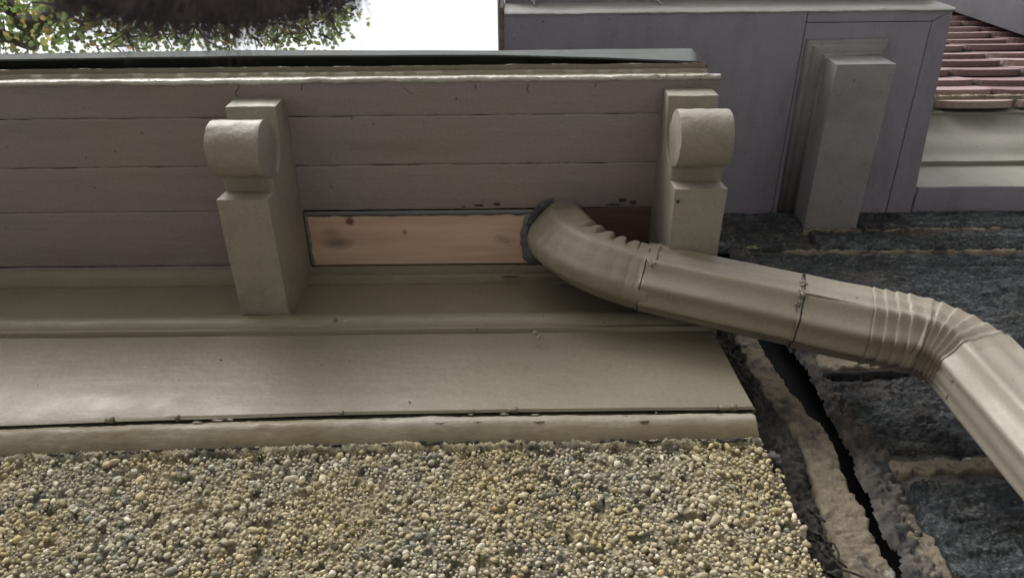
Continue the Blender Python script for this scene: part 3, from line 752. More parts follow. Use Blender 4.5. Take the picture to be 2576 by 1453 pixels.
# vertical strip of sandy mortar beside the pebbledash and the open crack to its right
zs_ = [H2-0.01, 1.9, 1.7, 1.5, 1.34, 1.22, 1.10, 1.0, 0.92, 0.80, 0.7, 0.5, 0.2]
def ip(tab, z):
    t = sorted(tab)
    if z <= t[0][0]: return t[0][1]
    for (a, b_) in zip(t, t[1:]):
        if z <= b_[0]: return a[1]+(b_[1]-a[1])*(z-a[0])/(b_[0]-a[0])
    return t[-1][1]
tl_ = ((1.34, .520), (1.16, .540), (1.10, .552), (1.0, .540), (.9, .525), (.80, .516)); tr_ = ((1.34, .584), (1.2, .600), (1.12, .618), (1.0, .612), (.80, .600))
cr_ = ((1.7, .64), (1.34, .672), (1.1, .657), (1.0, .648), (.80, .630)); dr_ = ((1.34, .70), (1.1, .722), (1.0, .715), (.80, .684), (.7, .675))
def vstrip(name, L_, R_, base, prot, amp, mat, edge, seed, st, slate=False):
    zz = [H2-0.01-0.05*i for i in range(40)]
    poly = [(L_(z)+0.006*n3(seed, 0, z, 16), z) for z in zz]+[(R_(z)+0.006*n3(seed+5, 0, z, 16), z) for z in zz[::-1]]
    return hfield(name, poly, 0.0035, base, prot, amp, mat, sw, edge=edge, stretch=st, seed=seed, slate=slate)
vstrip('mortar_strip', lambda z: ip(tl_, z), lambda z: ip(tr_, z), SY-0.004, 0.014, 0.007, mat_mortar, 0.005, 80, (10, 10, 10))
vstrip('dirty_mortar', lambda z: ip(cr_, z), lambda z: ip(dr_, z), SY-0.002, 0.008, 0.016, mat_greymortar, 0.014, 95, (14, 14, 14))
vstrip('torn_caulk', lambda z: 0.45, lambda z: ip(tl_, z)-0.003, SY-0.02, 0.014, 0.034, mat_tar, 0.010, 120, (20, 20, 9), True)
for k in range(26):
    z = random.uniform(0.62, 1.08); p0 = Vector((0.462+random.uniform(0, 0.045), SY-0.035, z))
    pts = [p0]
    for q in range(4): pts.append(pts[-1]+Vector((random.uniform(-.008, .012), random.uniform(-.006, .004), -random.uniform(.004, .018))))
    tc_ = MB(); caulk_line(tc_, pts, random.uniform(.0012, .0035), k, 0.9); tc_.build('caulk_shred', mat_tar, sw, smooth=True)
mat_lump = simple('pale_lump', (0.30, 0.29, 0.27), (0.10, 0.09, 0.085), 0.8, 60, 0.006, 1.0)
for (px, py, r) in ((1945, 1150, 0.017), (1868, 868, 0.011)):
    blob('mortar_lump', ony(px, py, SY-0.04), r, mat_lump, sw, (1.1, .5, .8), px, 0.7)
blob('lichen_tuft', ony(1893, 622, SY-0.034), 0.011, mat_lichen, sw, (1.6, .3, .8), 3, 1.2)

# ================================================================== UPPER EAVE
UXL = onz(1266, 47, H2).x; UXR = onz(2400, 20, H2).x; UXR2 = onz(2306, 470, H2).x
UY0 = onz(1800, 32, H2).y; CYB = onz(2440, 470, H2).y
up = empty('upper_eave', (0.8, SY, H2), 'mauve-grey boxed upper eave with one large plain bracket, above the stone wall', 'eave')
t = 0.0012
def quad_panel(mb, pts, gap=0.0008):
    # shrink towards centroid by gap
    c0 = Vector((sum(p[0] for p in pts)/len(pts), sum(p[1] for p in pts)/len(pts)))
    q = [(p[0]+(gap if p[0] < c0.x else -gap), p[1]+(gap if p[1] < c0.y else -gap)) for p in pts]
    prism(mb, q, H2, H2+0.02)
j1a = onz(2016, 35, H2); j1b = onz(1955, 540, H2); xj = (j1a.x+j1b.x)/2
yj = onz(2200, 56, H2).y; xr1 = UXR-0.052
pn = MB()
quad_panel(pn, [(UXL, UY0), (xj, UY0), (xj, SY), (UXL, SY)])
quad_panel(pn, [(xj, yj), (xr1, yj), (xr1+0.012, SY), (xj, SY)])
quad_panel(pn, [(xj, UY0), (UXR, UY0), (xr1, yj), (xj, yj)], 0.001)
quad_panel(pn, [(xr1, yj), (UXR, UY0), (UXR2, CYB), (UXR2+0.004, SY), (xr1+0.012, SY)], 0.0009)
quad_panel(pn, [(UXR2+0.006, CYB), (2.6, CYB), (2.6, SY), (UXR2+0.006, SY)], 0.0009)
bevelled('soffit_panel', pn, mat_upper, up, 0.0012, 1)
bb = MB(); bb.box(UXL+0.01, UXR-0.01, UY0+0.02, SY+0.2, H2+0.0205, 3.1); bb.box(UXR-0.01, 2.6, CYB+0.02, SY+0.2, H2+0.0205, 3.0); bb.build('eave_core', mat_dark, up)
zlip = ony(1800, 9, UY0).z
lp = MB(); sweep_x(lp, [(UY0+0.004, H2+0.02), (UY0+0.003, H2-0.002), (UY0-0.002, H2-0.004), (UY0-0.006, H2), (UY0-0.007, H2+0.05), (UY0-0.007, zlip), (UY0+0.02, zlip)], UXL+0.003, UXR+0.004, 0.01, 0.0016, 12, amp2=0.0012)
tag(lp.build('lip_moulding', mat_upper_lip, up, smooth=True, sharp=50), 'pale crusted fascia edge of the upper eave')
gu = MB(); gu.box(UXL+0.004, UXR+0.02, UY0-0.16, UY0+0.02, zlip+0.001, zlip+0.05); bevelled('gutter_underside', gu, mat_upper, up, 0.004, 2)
ug = MB(); sweep_x(ug, [(UY0-0.0075, H2+0.012), (UY0-0.009, H2+0.010), (UY0-0.009, H2-0.0005), (UY0-0.0065, H2-0.003), (UY0-0.006, H2+0.012)], UXL+0.01, UXL+0.5, 0.006, 0.002, 20)
# left end board, rusty metal edge
eb = MB(); eb.box(UXL-0.012, UXL+0.001, UY0-0.02, SY, H2-0.003, H2+0.42); bevelled('end_board', eb, mat_rust, up, 0.003, 2, rough=0.002, cut=3)
em = MB(); em.box(UXL-0.016, UXL-0.0125, UY0-0.05, SY, H2+0.006, H2+0.42); bevelled('edge_flashing', em, simple('pale_metal', (0.35, 0.35, 0.37), (0.5, 0.5, 0.52), 0.4), up, 0.001, 1)
# nails hanging from the gutter underside
for (px, py) in ((1343, 10), (1661, 8)):
    p0 = ony(px, py, UY0-0.012)
    nl = MB(); caulk_line(nl, [p0+Vector((0, 0, 0.05)), p0+Vector((0.001, 0, -0.014))], 0.0026, px, 0.2)
    caulk_line(nl, [p0+Vector((0, 0, 0.052)), p0+Vector((0, 0, 0.045))], 0.008, px, 0.1)
    nl.build('nail', simple('nail_metal', (0.5, 0.5, 0.52), (0.35, 0.33, 0.33), 0.4) if px < 1400 else bpy.data.materials['nail_metal'], up, smooth=True)
# bosses / plugged screw heads on the soffit
for (px, py, r) in ((1295, 94, .010), (1310, 63, .009), (1370, 98, .009), (1345, 62, .007), (1662, 55, .009), (1618, 53, .006), (1425, 90, .006)):
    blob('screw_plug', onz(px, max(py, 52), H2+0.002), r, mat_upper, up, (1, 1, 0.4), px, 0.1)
# the big bracket with its moulded back plate
A = onz(2069, 139, H2-0.012); bxl = A.x; byo = A.y; bxr = atd(2252, 157, 2.05).x
zu = ony(2107, 162, byo).z
bl = MB(); bl.box(bxl, bxr, byo, SY+0.01, zu, H2+0.001)
bkt = bevelled('bracket', bl, mat_upper_trim, up, 0.0035, 2, rough=0.0012, cut=3)
# back plate: ogee moulding round three sides
O = onz(2029, 101, H2); O2 = onz(2236, 100, H2)
outer = [(O.x+0.008, SY), (O.x, O.y), (O2.x, O2.y)]
steps = [(0.0, 0.0), (0.004, 0.010), (0.012, 0.013), (0.018, 0.022), (0.030, 0.028), (0.036, 0.030), (0.040, 0.040)]
vs = []; fs = []
xin = bxl-0.001; yin = byo-0.002
for (u, dzp) in steps:
    k = u/0.040
    xl = O.x+(xin-O.x)*k; xlw = O.x+0.008+(xin-O.x-0.008)*k; yo = O.y+(yin-O.y)*k; xr_ = O2.x+(bxr-0.02-O2.x)*k*0.6
    vs += [(xlw, SY+0.005, H2-dzp*0.8), (xl, yo, H2-dzp*0.8), (xr_, yo, H2-dzp*0.8)]
n_ = len(steps)
for i in range(n_-1):
    for j in range(2): a = i*3+j; fs.append((a, a+1, a+4, a+3))
# inner top and right end closure
b0 = len(vs); l3 = (n_-1)*3
vs += [(bxr, SY+0.005, H2-0.032), (bxr, yin+0.0, H2-0.032), (bxr, SY+0.005, H2), (bxr, yin, H2)]
fs += [(l3, l3+1, b0+1, b0)]
mp = mk('back_plate', vs, fs, mat_upper_trim, bkt, True, sharp=25)
s_ = mp.modifiers.new('thick', 'SOLIDIFY'); s_.thickness = 0.004; s_.offset = 1
ck = MB(); caulk_line(ck, [Vector((O.x+0.007, SY-0.003, H2-0.006)), Vector((bxr, SY-0.003, H2-0.01))], 0.004, 3, 0.8)
ck.build('dark_joint', mat_tar, up, smooth=True)

# ================================================================== CORNICE + TILE-HUNG WALL
th = empty('tile_hung_wall', (1.9, 0.9, H2), 'red scalloped tile-hung wall above a pale moulded cornice, at far right', 'wall')
DT = 0.780
def zr_(rowpix, y): return ony(2450, rowpix, y).z
za = zr_(416, CYB); zb3 = zr_(394, CYB-0.015); ztop = zr_(283, 0.812); ztt = zr_(274, 0.812)
cp = [(CYB+0.03, H2+0.004), (CYB, H2+0.003), (CYB, za), (CYB-0.015, za+0.001), (CYB-0.0165, za+0.012), (CYB-0.016, zb3)]
for k in range(1, 15):
    t = k/14
    cp.append((CYB-0.012+(0.822-CYB+0.012)*t-0.009*math.sin(2*math.pi*t), zb3+(ztop-zb3)*t))
cp += [(0.812, ztop+0.001), (0.811, ztt), (DT-0.006, ztt+0.001), (DT-0.006, ztt+0.02), (CYB+0.03, ztt+0.02)]
cn = MB(); sweep_x(cn, cp, UXR+0.012, 2.8, 0.02, 0.0012, 12)
cn.build('cornice', mat_cornice, th, smooth=True, sharp=35)
ZT0 = ony(2450, 257, DT-0.01).z
bw = MB(); bw.box(UXR+0.014, 3.2, DT+0.02, SY+0.2, ztt+0.0205, 6.5); bw.build('wall_core', mat_dark, th)
def tile(cx, zb_, w, h, ylow, rnd):
    """rounded (scalloped) tile hanging down, butt edge at zb_"""
    n = 14; out = []
    for k in range(n+1):
        a = math.pi+math.pi*k/n
        out.append((cx+0.5*w*0.985*math.cos(a)*(1.0), zb_+0.26*w*(1+math.sin(a))**1.4))
    out = [(cx-0.5*w*0.985, zb_+h)]+out+[(cx+0.5*w*0.985, zb_+h)]
    th_ = 0.026
    def yy(z): return ylow+0.036*(z-zb_)/h+rnd*0.004
    m = len(out)
    vs = [(x, yy(z), z) for (x, z) in out]+[(x, yy(z)+th_, z) for (x, z) in out]
    fs = [tuple(range(m)), tuple(range(2*m-1, m-1, -1))]+[(i, (i+1) % m, m+(i+1) % m, m+i) for i in range(m)]
    return vs, fs
TV = []; TF = []; TCc = []
rh = 0.152; tw = 0.300; nr = 24
z = ZT0+0.0
rx = random.Random(4)
for r_i in range(nr):
    off_ = rx.uniform(-0.02, 0.02)-(0.03 if r_i in (7,) else 0)
    x = 1.87-tw*1.5+off_
    while x < 3.1:
        rnd = rx.uniform(-1, 1)
        vs, fs = tile(x+rx.uniform(-.003, .003), z+rx.uniform(-.004, .004), tw, rh*1.35, DT-0.012, rnd)
        b0 = len(TV); TV += vs; TF += [tuple(b0+q for q in f) for f in fs]
        base = rx.choice([(0.24, 0.170, 0.172), (0.28, 0.195, 0.195), (0.20, 0.130, 0.138), (0.30, 0.225, 0.22)])
        if r_i == 0: base = (0.36, 0.28, 0.25)
        v_ = rx.uniform(0.85, 1.15)
        for q in range(len(vs)): TCc.append((base[0]*v_, base[1]*v_, base[2]*v_, 1))
        x += tw
    z += rh
tl = mk('scalloped_tiling', TV, TF, mat_tile, th, False, cols=TCc)
ft = MB(); sweep_x(ft, [(DT-0.014, ztt+0.024), (DT-0.014, ztt+0.006), (DT+0.03, ztt+0.003), (DT+0.03, ztt+0.024)], UXR, 2.8, 0.006, 0.004, 40, amp2=0.003)
ft.build('bedding_mortar', mat_mortar, th, smooth=True)
# raking soffit in the top right corner
rk = empty('gable_rake', (2.6, 0.3, 5.0), 'grey sloping rake board above the scalloped tiles, top right corner', 'roof trim')
a0 = ony(2417, 1, DT); a1 = ony(2560, 46, DT)
dirv = (a1-a0).normalized(); upv = Vector((-dirv.z, 0, dirv.x))
if upv.z < 0: upv = -upv
p0 = a0-dirv*0.6; p1 = a1+dirv*2.2
mat_rake = paint('rake_paint', (0.075, 0.073, 0.088), (0.06, 0.06, 0.07), 0.6)
rb_ = MB()
def beam(mb, p0, p1, y0, y1, h0, h1):
    q = []
    for p in (p0, p1):
        for (y, h) in ((y0, h0), (y1, h0), (y1, h1), (y0, h1)): q.append((p.x+upv.x*h, y, p.z+upv.z*h))
    mb.add(q, [(0, 1, 2, 3), (7, 6, 5, 4), (0, 4, 5, 1), (1, 5, 6, 2), (2, 6, 7, 3), (3, 7, 4, 0)])
beam(rb_, p0, p1, 0.40, DT-0.03, 0.04, 0.34); bevelled('rake_board', rb_, mat_rake, rk, 0.006, 2)
rb_ = MB(); beam(rb_, p0, p1, DT-0.08, DT+0.018, 0.0, 0.038); bevelled('bed_moulding', rb_, mat_cornice, rk, 0.012, 3)

# ================================================================== DOWNSPOUT
ds = empty('downspout', (0.87, 0.83, -CAMZ), 'grey-brown ribbed metal downspout bending out of the soffit and down the stone wall', 'downspout')
def catmull(P, n):
    out = []
    Q = [P[0]*2-P[1]]+list(P)+[P[-1]*2-P[-2]]
    for i in range(1, len(Q)-2):
        for k in range(n):
            t = k/n; a, b_, c_, d = Q[i-1], Q[i], Q[i+1], Q[i+2]
            out.append(0.5*((2*b_)+(-a+c_)*t+(2*a-5*b_+4*c_-d)*t*t+(-a+3*b_-3*c_+d)*t**3))
    out.append(P[-1].copy()); return out
def section(a, b, n=72, ribs=0.0035, soft=0.30):
    """ribbed rounded rectangle; a = in the bend plane, b = front to back. returns [(u,v,angle)]"""
    pts = []
    # walk the chamfered rectangle by arc length
    ch = min(a, b)*soft
    A_, B_ = a/2, b/2
    corners = [(A_-ch, -B_), (A_, -B_+ch), (A_, B_-ch), (A_-ch, B_), (-A_+ch, B_), (-A_, B_-ch), (-A_, -B_+ch), (-A_+ch, -B_)]
    segs = []; L = 0
    for i in range(8):
        p, q = Vector(corners[i]), Vector(corners[(i+1) % 8]); l = (q-p).length; segs.append((L, l, p, q)); L += l
    for k in range(n):
        s = L*k/n
        for (s0, l, p, q) in segs:
            if s0 <= s < s0+l+1e-9: t = (s-s0)/l; pt = p.lerp(q, t); break
        nrm = Vector((q.y-p.y, -(q.x-p.x))).normalized()
        if nrm.dot(pt) < 0: nrm = -nrm
        wl_ = l/(2 if l > 0.062 else 1)
        w = math.sin(math.pi*((s-s0)/wl_ % 1.0))
        pt = pt-nrm*ribs*w*(1.0 if l > 0.03 else 0.2)
        pts.append((pt.x, pt.y))
    # smooth the corners a little
    for _ in range(4):
        pts = [((pts[i-1][0]+2*pts[i][0]+pts[(i+1) % n][0])/4, (pts[i-1][1]+2*pts[i][1]+pts[(i+1) % n][1])/4) for i in range(n)]
    return pts
def sweep(path, sec, fn=None, cap=True):
    n = len(sec); vs = []; fs = []; L = 0; Ls = [0]
    for a, b_ in zip(path, path[1:]): L += (b_-a).length; Ls.append(L)
    for i, p in enumerate(path):
        T = (path[min(i+1, len(path)-1)]-path[max(i-1, 0)]).normalized()
        N2 = Vector((0, 1, 0)); N2 = (N2-T*N2.dot(T)).normalized(); N1 = N2.cross(T).normalized()
        for j, (u, v) in enumerate(sec):
            s = 1.0; d = Vector((0, 0, 0))
            if fn:
                s, d0 = fn(Ls[i], L, u, v); d = N1*d0[0]+N2*d0[1]
            vs.append(p+N1*u*s+N2*v*s+d)
    for i in range(len(path)-1):
        for j in range(n): k = (j+1) % n; fs.append((i*n+j, i*n+k, (i+1)*n+k, (i+1)*n+j))
    return vs, fs, Ls
def pipe(name, path, sec, mat, fn=None, thick=0.0016):
    vs, fs, Ls = sweep(path, sec, fn)
    o = mk(name, vs, fs, mat, ds, True, sharp=60)
    s = o.modifiers.new('thick', 'SOLIDIFY'); s.thickness = thick; s.offset = -1
    return o
WA = 0.157; WB = 0.125
def atzd(px, py, d): return atd(px, py, d)
J1 = atzd(1640, 700, 1.57); J2 = atzd(2006, 780, 1.50); K4 = atzd(2196, 824, 1.46); 
E1 = Vector((0.118, 0.742, 1.66)); E2 = Vector((0.118, 0.742, 1.575)); E3 = Vector((0.124, 0.742, 1.492)); E4 = Vector((0.176, 0.745, 1.412))
d12 = (J2-J1).normalized()
pathA = catmull([E1, E2, E3, E4, J1-d12*0.04, J1+d12*0.004], 22)
secA = section(WA, WB, 96, 0.0018, 0.38)
def elbowA(s, L, u, v):
    k = 1.0; d = [0, 0]
    # crimps gathered on the inner, upper side of the bend
    w = ss(0.19, 0.205, s)*(1-ss(0.345, 0.35, s))
    inner = ss(-WA*0.12, WA*0.20, -u*ISGN)
    ph = (s-0.19)/0.031
    saw = (ph-math.floor(ph))
    d[0] += ISGN*(0.0045*w*inner*(1-ss(0.0, 0.85, saw)))
    d[1] += 0.0110*w*inner*(1-ss(0.0, 0.75, saw))*(1 if v < 0 else -1)
    # soft dents where the sheet was hammered
    d[1] += 0.006*ss(0.0, 1.0, max(0, n3(s*22, u*18, 1, 1)))*(1 if v < 0 else 0)*ss(0.03, 0.08, s)*(1-ss(0.22, 0.25, s))
    outer = ss(0.0, WA*0.4, u*ISGN)
    d[0] -= ISGN*0.0016*outer*max(0, math.sin(s*2*math.pi/0.03))
    # swelling at the mouth
    k += 0.03*ss(0.20, 0.30, s)
    k += -0.17*(1-ss(0.05, 0.15, s))+0.09*ss(0.08, 0.16, s)*(1-ss(0.20, 0.29, s))
    return k, d
ISGN = 1
pipe('elbow', pathA, secA, mat_pipe, elbowA)
pathB = [J1.lerp(J2, i/30) for i in range(-2, 31)]
secB = section(WA*1.08, WB*1.08, 96, 0.0085, 0.32)
def straight(s, L, u, v): return 1.0+0.004*n3(s*9, u*12, v*12), (0.001*n3(s*15, u*20, v*20), 0.001*n3(s*15+5, u*20, v*20))
pipe('straight_pipe', pathB, secB, mat_pipe, straight)
VX = 0.856; VY = 0.820
V0 = Vector((VX, VY, 1.098)); 
RB = 0.135; al = math.atan2(-d12.z, d12.x); tl2 = RB*math.tan((math.pi/2-al)/2)
zi = K4.z-(VX-K4.x)*math.tan(al)
cen = Vector((VX-RB, 0, zi-tl2))
arc = []
for k in range(9):
    a = (math.pi/2-al)*(1-k/8); t = k/8
    arc.append(Vector((cen.x+RB*math.cos(a), K4.y+(VY-K4.y)*t, cen.z+RB*math.sin(a))))
pathC = catmull([J2-d12*0.004, J2.lerp(K4, 0.5)]+arc+[Vector((VX, VY, cen.z-0.03))], 12)
Ltot = sum((b_-a).length for a, b_ in zip(pathC, pathC[1:]))
cs = (K4-J2).length-0.010
def elbowC(s, L, u, v):
    w = ss(cs-0.004, cs, s)*(1-ss(cs+0.198, cs+0.20, s))
    pitch = 0.0215; ph = (s-cs)/pitch; saw = ph-math.floor(ph)
    amt = 0.5+0.5*ss(-WA*0.5, WA*0.5, u*ISGN)     # deepest folds on the inside of the bend
    k = 1.0+w*amt*(0.068*(1-ss(0.0, 0.9, saw))-0.030)
    k += 0.012*w*n3(s*60, u*30, v*30)
    return k, (0.0008*n3(s*20, u*20, v*20), 0.0008*n3(s*20+4, u*20, v*20))
secC = section(WA*1.095, WB*1.095, 96, 0.0075, 0.32)
def resample(P, n):
    L = [0]
    for a, b_ in zip(P, P[1:]): L.append(L[-1]+(b_-a).length)
    out = []; k = 0
    for i in range(n+1):
        t = L[-1]*i/n
        while k < len(P)-2 and L[k+1] < t: k += 1
        out.append(P[k].lerp(P[k+1], min(1, max(0, (t-L[k])/max(1e-9, L[k+1]-L[k])))))
    return out
pathC = resample(pathC, 190)
pipe('crimped_elbow', pathC, secC, mat_pipe, elbowC)
vt = V0+Vector((0, 0, 0.022))
pathD = [vt+Vector((0, 0, -(CAMZ+1.05)*(i/60)**1.6)) for i in range(61)]
secD = section(WA*1.12, WB*1.13, 96, 0.0095, 0.28)
pipe('lower_pipe', pathD, secD, mat_pipe_clean, straight, 0.0012)
# sealant crumbs at the joints
def crumbs(P, T, sec, k0, k1, n, rr, mat):
    N2 = Vector((0, 1, 0)); N2 = (N2-T*N2.dot(T)).normalized(); N1 = N2.cross(T).normalized()
    m = len(sec)
    for q in range(n):
        j = int(m*random.uniform(k0, k1)) % m; u, v = sec[j]
        c0 = P+N1*u*1.01+N2*v*1.01+T*random.uniform(-0.006, 0.004); r = rr*random.uniform(.4, 1.2)
        blob('sealant_flake', c0, r, mat, ds, (1, .6, 1), q*3.1, 0.9)
crumbs(J2-d12*0.006, d12, secB, 0.99, 1.08, 12, 0.0062, mat_seal)
crumbs(J2-d12*0.004, d12, secB, 0.91, 0.97, 8, 0.0048, mat_seal)
crumbs(J2-d12*0.004, d12, secB, 0.83, 0.99, 8, 0.0035, mat_tar)
crumbs(J1, d12, secB, 1.02, 1.06, 4, 0.0035, mat_seal)
crumbs(J1, d12, secB, 0.80, 0.84, 3, 0.003, mat_lip)
def ringline(name, P, T, sec, r, mat, seed, gaps=0.3, k=1.005):
    mb = MB(); N2 = Vector((0, 1, 0)); N2 = (N2-T*N2.dot(T)).normalized(); N1 = N2.cross(T).normalized(); m = len(sec)
    pts = [P+N1*u*k+N2*v*k for (u, v) in sec]; pts.append(pts[0])
    i = 0
    while i < m:
        L = random.randint(4, 16)
        if i < m-8: caulk_line(mb, pts[i:min(i+L, m)+1], r, i+seed, 0.8)
        i += L
    return mb.build(name, mat, ds, smooth=True)
ringline('joint_line', J1-d12*0.0155, d12, secB, 0.0011, mat_tar, 1, 0.25)
ringline('joint_line', J2+d12*-0.002, d12, secC, 0.0014, mat_tar, 5, 0.15)
ringline('joint_line', vt+Vector((0, 0, 0.001)), Vector((0, 0, -1)), secD, 0.0014, mat_seal, 9, 0.2)
N1c = Vector((0, 1, 0)).cross(d12).normalized()
sm_ = MB(); caulk_line(sm_, [J2+d12*q+N1c*WA*0.27+Vector((0, -WB*0.522, 0)) for q in (0.004, 0.05, 0.10, 0.148)], 0.0017, 2, 0.3)
sm_.build('folded_seam', mat_pipe, ds, smooth=True)
# torn rubber collar round the outlet
cvs = []; cfs = []; nC = 60; mC = 10
for i in range(nC+1):
    a = math.radians(138+112*i/nC)
    R1 = 0.0815+0.006*n3(i*0.2, 0, 0, 1); R2 = 0.070+0.004*n3(i*0.2, 3, 0, 1)
    c0 = Vector((E2.x+0.006+math.cos(a)*R1, E2.y+0.012+math.sin(a)*R2*1.02, S-0.006))
    wd = 0.0120*(0.75+0.5*abs(n3(i*0.17, 7, 0, 1)))
    rad = Vector((math.cos(a), math.sin(a), 0))
    for j in range(mC):
        b_ = 2*math.pi*j/mC
        cvs.append(c0+rad*math.cos(b_)*wd+Vector((0, 0, math.sin(b_)*(0.003+0.003*n3(i*0.3, j, 0, 1)))))
for i in range(nC):
    for j in range(mC): k = (j+1) % mC; cfs.append((i*mC+j, (i+1)*mC+j, (i+1)*mC+k, i*mC+k))
tag(mk('rubber_collar', cvs, cfs, mat_collar, ds, True), 'torn dark purple-grey rubber collar round the outlet hole')

# ================================================================== TREE
tree = empty('broadleaf_tree', (-7.5, -2.5, -CAMZ), 'broadleaf tree with green and yellowing leaves against the white sky, top left', 'tree')
rt = random.Random(11)
segs = []
def limb(mb, P, r0, r1, m=7):
    path = catmull(P, 6); n = len(path); vs = []; fs = []
    for i, p in enumerate(path):
        t = (path[min(i+1, n-1)]-path[max(i-1, 0)]).normalized()
        s = t.cross(Vector((0.3, 0.2, 1))).normalized(); u = s.cross(t); r = r0+(r1-r0)*i/(n-1)
        for j in range(m):
            a = 2*math.pi*j/m; rr = r*(1+0.18*n3(p.x, p.y, p.z+j, 2)); vs.append(p+s*math.cos(a)*rr+u*math.sin(a)*rr)
    for i in range(n-1):
        for j in range(m): k = (j+1) % m; fs.append((i*m+j, i*m+k, (i+1)*m+k, (i+1)*m+j))
    mb.add(vs, fs)
tb = MB()
hub = Vector((-7.0, -1.6, 3.6))
limb(tb, [Vector((-7.5, -2.5, -CAMZ-0.1)), Vector((-7.45, -2.3, 1.0)), hub], 0.34, 0.24, 14)
# clumps seen over the eave (direction + distance), plus the rest of the crown round them
LV = []; LF = []; LC = []
greens = [(0.17, 0.25, 0.08), (0.20, 0.29, 0.09), (0.14, 0.20, 0.07), (0.25, 0.30, 0.10), (0.18, 0.23, 0.10)]
yel = [(0.42, 0.34, 0.11), (0.36, 0.24, 0.09), (0.33, 0.32, 0.10)]
def leaf(p, s, yellow):
    c_ = rt.choice(yel) if rt.random() < yellow else rt.choice(greens)
    d = Vector((rt.gauss(0, 1), rt.gauss(0, 1), rt.gauss(0, 0.7))).normalized()
    e = d.cross(Vector((rt.gauss(0, .6), rt.gauss(0, .6), 1))).normalized(); nn_ = d.cross(e)
    sh = [(0, 0, 0), (0.25, 0.28, .06), (0.55, 0.36, .10), (0.8, 0.22, .06), (1, 0, 0), (0.8, -0.22, .06), (0.55, -0.36, .10), (0.25, -0.28, .06)]
    b0 = len(LV)
    for (a, w, h) in sh: LV.append(p+d*a*s+e*w*s+nn_*h*s)
    LF.append((b0, b0+1, b0+2, b0+3, b0+4)); LF.append((b0, b0+4, b0+5, b0+6, b0+7))
    v_ = rt.uniform(0.8, 1.25)
    for _ in sh: LC.append((c_[0]*v_, c_[1]*v_, c_[2]*v_, 1))
def clump(c0, R, n, yellow, s=0.075, src=None, twig=True):
    if twig:
        a = src if src else hub
        for q in range(4):
            e = c0+Vector((rt.gauss(0, R*.7), rt.gauss(0, R*.7), rt.gauss(0, R*.5)))
            limb(tb, [c0.lerp(e, 0.0), c0.lerp(e, .5)+Vector((rt.gauss(0, .05), rt.gauss(0, .05), 0)), e], 0.012, 0.004, 4)
    for _ in range(n):
        leaf(c0+Vector((rt.gauss(0, R), rt.gauss(0, R), rt.gauss(0, R*.7))), s*rt.uniform(.6, 1.15), yellow)
dist = 7.6
vis = []
for k in range(50):                       # dense left part
    px = rt.uniform(-120, 340); py = rt.uniform(-60, 120)
    vis.append((px, py, dist+rt.uniform(-1.2, 1.2), 0.21, 70, 0.20))
for k in range(13):
    px = rt.uniform(330, 560); py = rt.uniform(-60, 70)
    vis.append((px, py, dist+rt.uniform(-.8, .8), 0.19, 62, 0.16))
for (px, py) in ((565, 90), (575, 115), (570, 70), (600, 60), (655, 80), (640, 95), (690, 60), (715, 85), (740, 70), (755, 45), (700, 105), (745, 100), (700, 95), (780, 60), (815, 55), (850, 30), (862, 10), (840, 60), (865, 48), (820, 90), (780, 85), (800, 20), (620, 30), (680, 25), (740, 10), (590, 25), (850, 85), (430, 88), (470, 80), (370, 95), (880, 30)):
    vis.append((px, py, dist+rt.uniform(-.3, .3), 0.10, 26, 0.14))
limb(tb, [hub, atd(-100, -40, 6.6), atd(60, 62, 6.9), atd(130, 40, 7.0), atd(200, -10, 7.2), atd(300, -90, 7.6)], 0.075, 0.06, 10)
limb(tb, [hub, atd(-60, 60, 7.0), atd(60, 95, 7.2), atd(110, 60, 7.3), atd(170, 10, 7.2)], 0.06, 0.045, 8)
limb(tb, [atd(170, 12, 7.2), atd(250, 22, 7.3), atd(330, 18, 7.4), atd(520, -20, 7.5), atd(760, -50, 7.6)], 0.06, 0.03, 8)
limb(tb, [atd(235, 20, 7.3), atd(215, 60, 7.4), atd(190, 100, 7.5)], 0.055, 0.03, 8)
limb(tb, [atd(520, -20, 7.5), atd(590, 30, 7.5), atd(620, 70, 7.6), atd(635, 110, 7.6)], 0.02, 0.006, 5)
limb(tb, [atd(640, -30, 7.5), atd(690, 20, 7.5), atd(720, 60, 7.6), atd(745, 110, 7.6)], 0.018, 0.006, 5)
limb(tb, [atd(740, -40, 7.6), atd(800, 10, 7.6), atd(840, 50, 7.6), atd(860, 80, 7.6)], 0.016, 0.005, 5)
for (px, py, d_, R, n, yl) in vis: clump(atd(px, py, d_), R, n, yl, s=0.062 if px < 560 else 0.058)
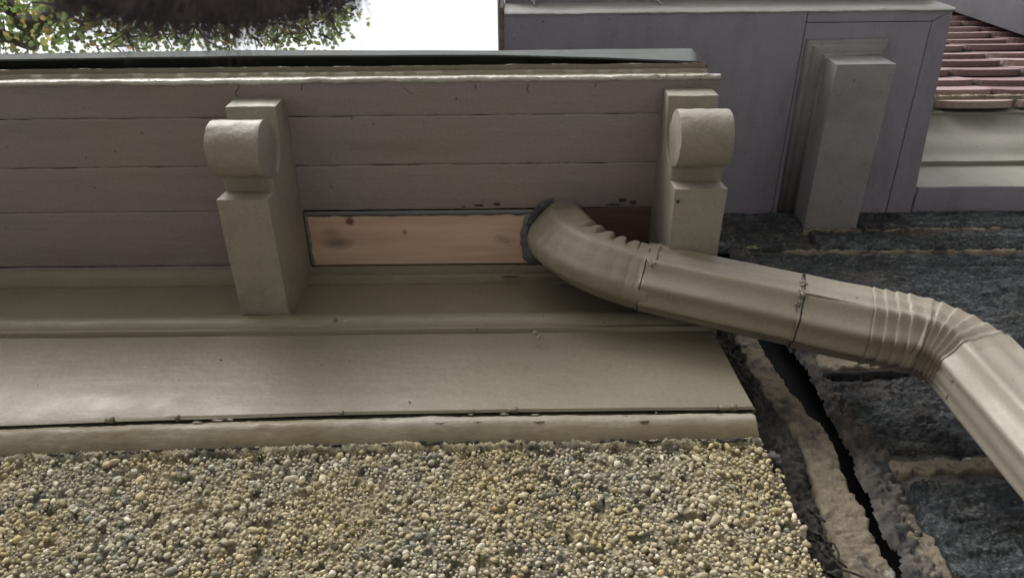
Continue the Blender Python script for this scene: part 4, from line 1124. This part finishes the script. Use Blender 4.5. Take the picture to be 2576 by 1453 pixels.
for k in range(150):                      # the rest of the crown, outside the photograph
    c0 = Vector((rt.gauss(-6.5, 1.7), rt.gauss(-1.8, 1.8), rt.gauss(6.6, 1.1)))
    if c0.z < 4.0 or c0.x > -2.6: continue
    if c0.y > 0.6: continue
    lc0 = M3.transposed() @ c0
    if lc0.z < 0 and -300 < CX+lc0.x/-lc0.z*FPX < 1300 and -260 < CY-lc0.y/-lc0.z*FPX < 1600: continue
    clump(c0, 0.42, 60, 0.25, s=0.13, twig=False)
    if k % 6 == 0: limb(tb, [hub, hub.lerp(c0, .5)+Vector((0, 0, .3)), c0], 0.07, 0.015, 6)
tb.build('trunk', mat_bark, tree, smooth=True)
mk('crown', LV, LF, mat_leaf, tree, False, cols=LC)

# ================================================================== FUZZY SHAPE CLOSE TO THE LENS
fd = 0.36
fc = atd(505, -84, fd)
fu = empty('fur_trim', fc, 'dark purple-brown fuzzy fur trim hanging blurred and close, in front of the tree', 'fur trim')
ux = M3 @ Vector((1, 0, 0)); uy = M3 @ Vector((0, 1, 0)); uz = M3 @ Vector((0, 0, 1))
ra, rb_2, rc_ = 395/FPX*fd, 128/FPX*fd, 0.03
vs = []
bmx = bmesh.new(); bmesh.ops.create_icosphere(bmx, subdivisions=5, radius=1.0)
for v in bmx.verts:
    c0 = v.co; k = 1+0.06*n3(c0.x, c0.y, c0.z, 2.5)
    vs.append(fc+ux*c0.x*ra*k+uy*c0.y*rb_2*k+uz*c0.z*rc_*k)
fs = [tuple(q.index for q in f.verts) for f in bmx.faces]
nrmv = [v.co.copy() for v in bmx.verts]; bmx.free()
mk('pelt', vs, fs, mat_fuzz, fu, True)
hv = []; hf = []
for q in range(6500):
    a = Vector((rt.gauss(0, 1), rt.gauss(0, 1), rt.gauss(0, 1))).normalized()
    if a.y > 0.5: continue
    p = fc+ux*a.x*ra*.98+uy*a.y*rb_2*.98+uz*a.z*rc_*.98
    tuft = 0.5+0.9*max(0, n3(a.x*7, a.y*3, a.z*3, 1)+0.3)
    d = (ux*(a.x*0.25+rt.gauss(0, .12))+uy*(-1.0+rt.gauss(0, .15))+uz*(a.z*0.6+rt.gauss(0, .15))).normalized()
    L = rt.uniform(0.006, 0.028)*tuft; w = rt.uniform(0.0002, 0.00038)
    s = d.cross(uz).normalized()*w; s2 = d.cross(s).normalized()*w
    b0 = len(hv); hv += [p+s, p-s*.5+s2, p-s*.5-s2, p+d*L]; hf += [(b0, b0+1, b0+3), (b0+1, b0+2, b0+3), (b0+2, b0, b0+3)]
h = mk('fringe', hv, hf, mat_fuzz, fu, False); h['kind'] = 'stuff'
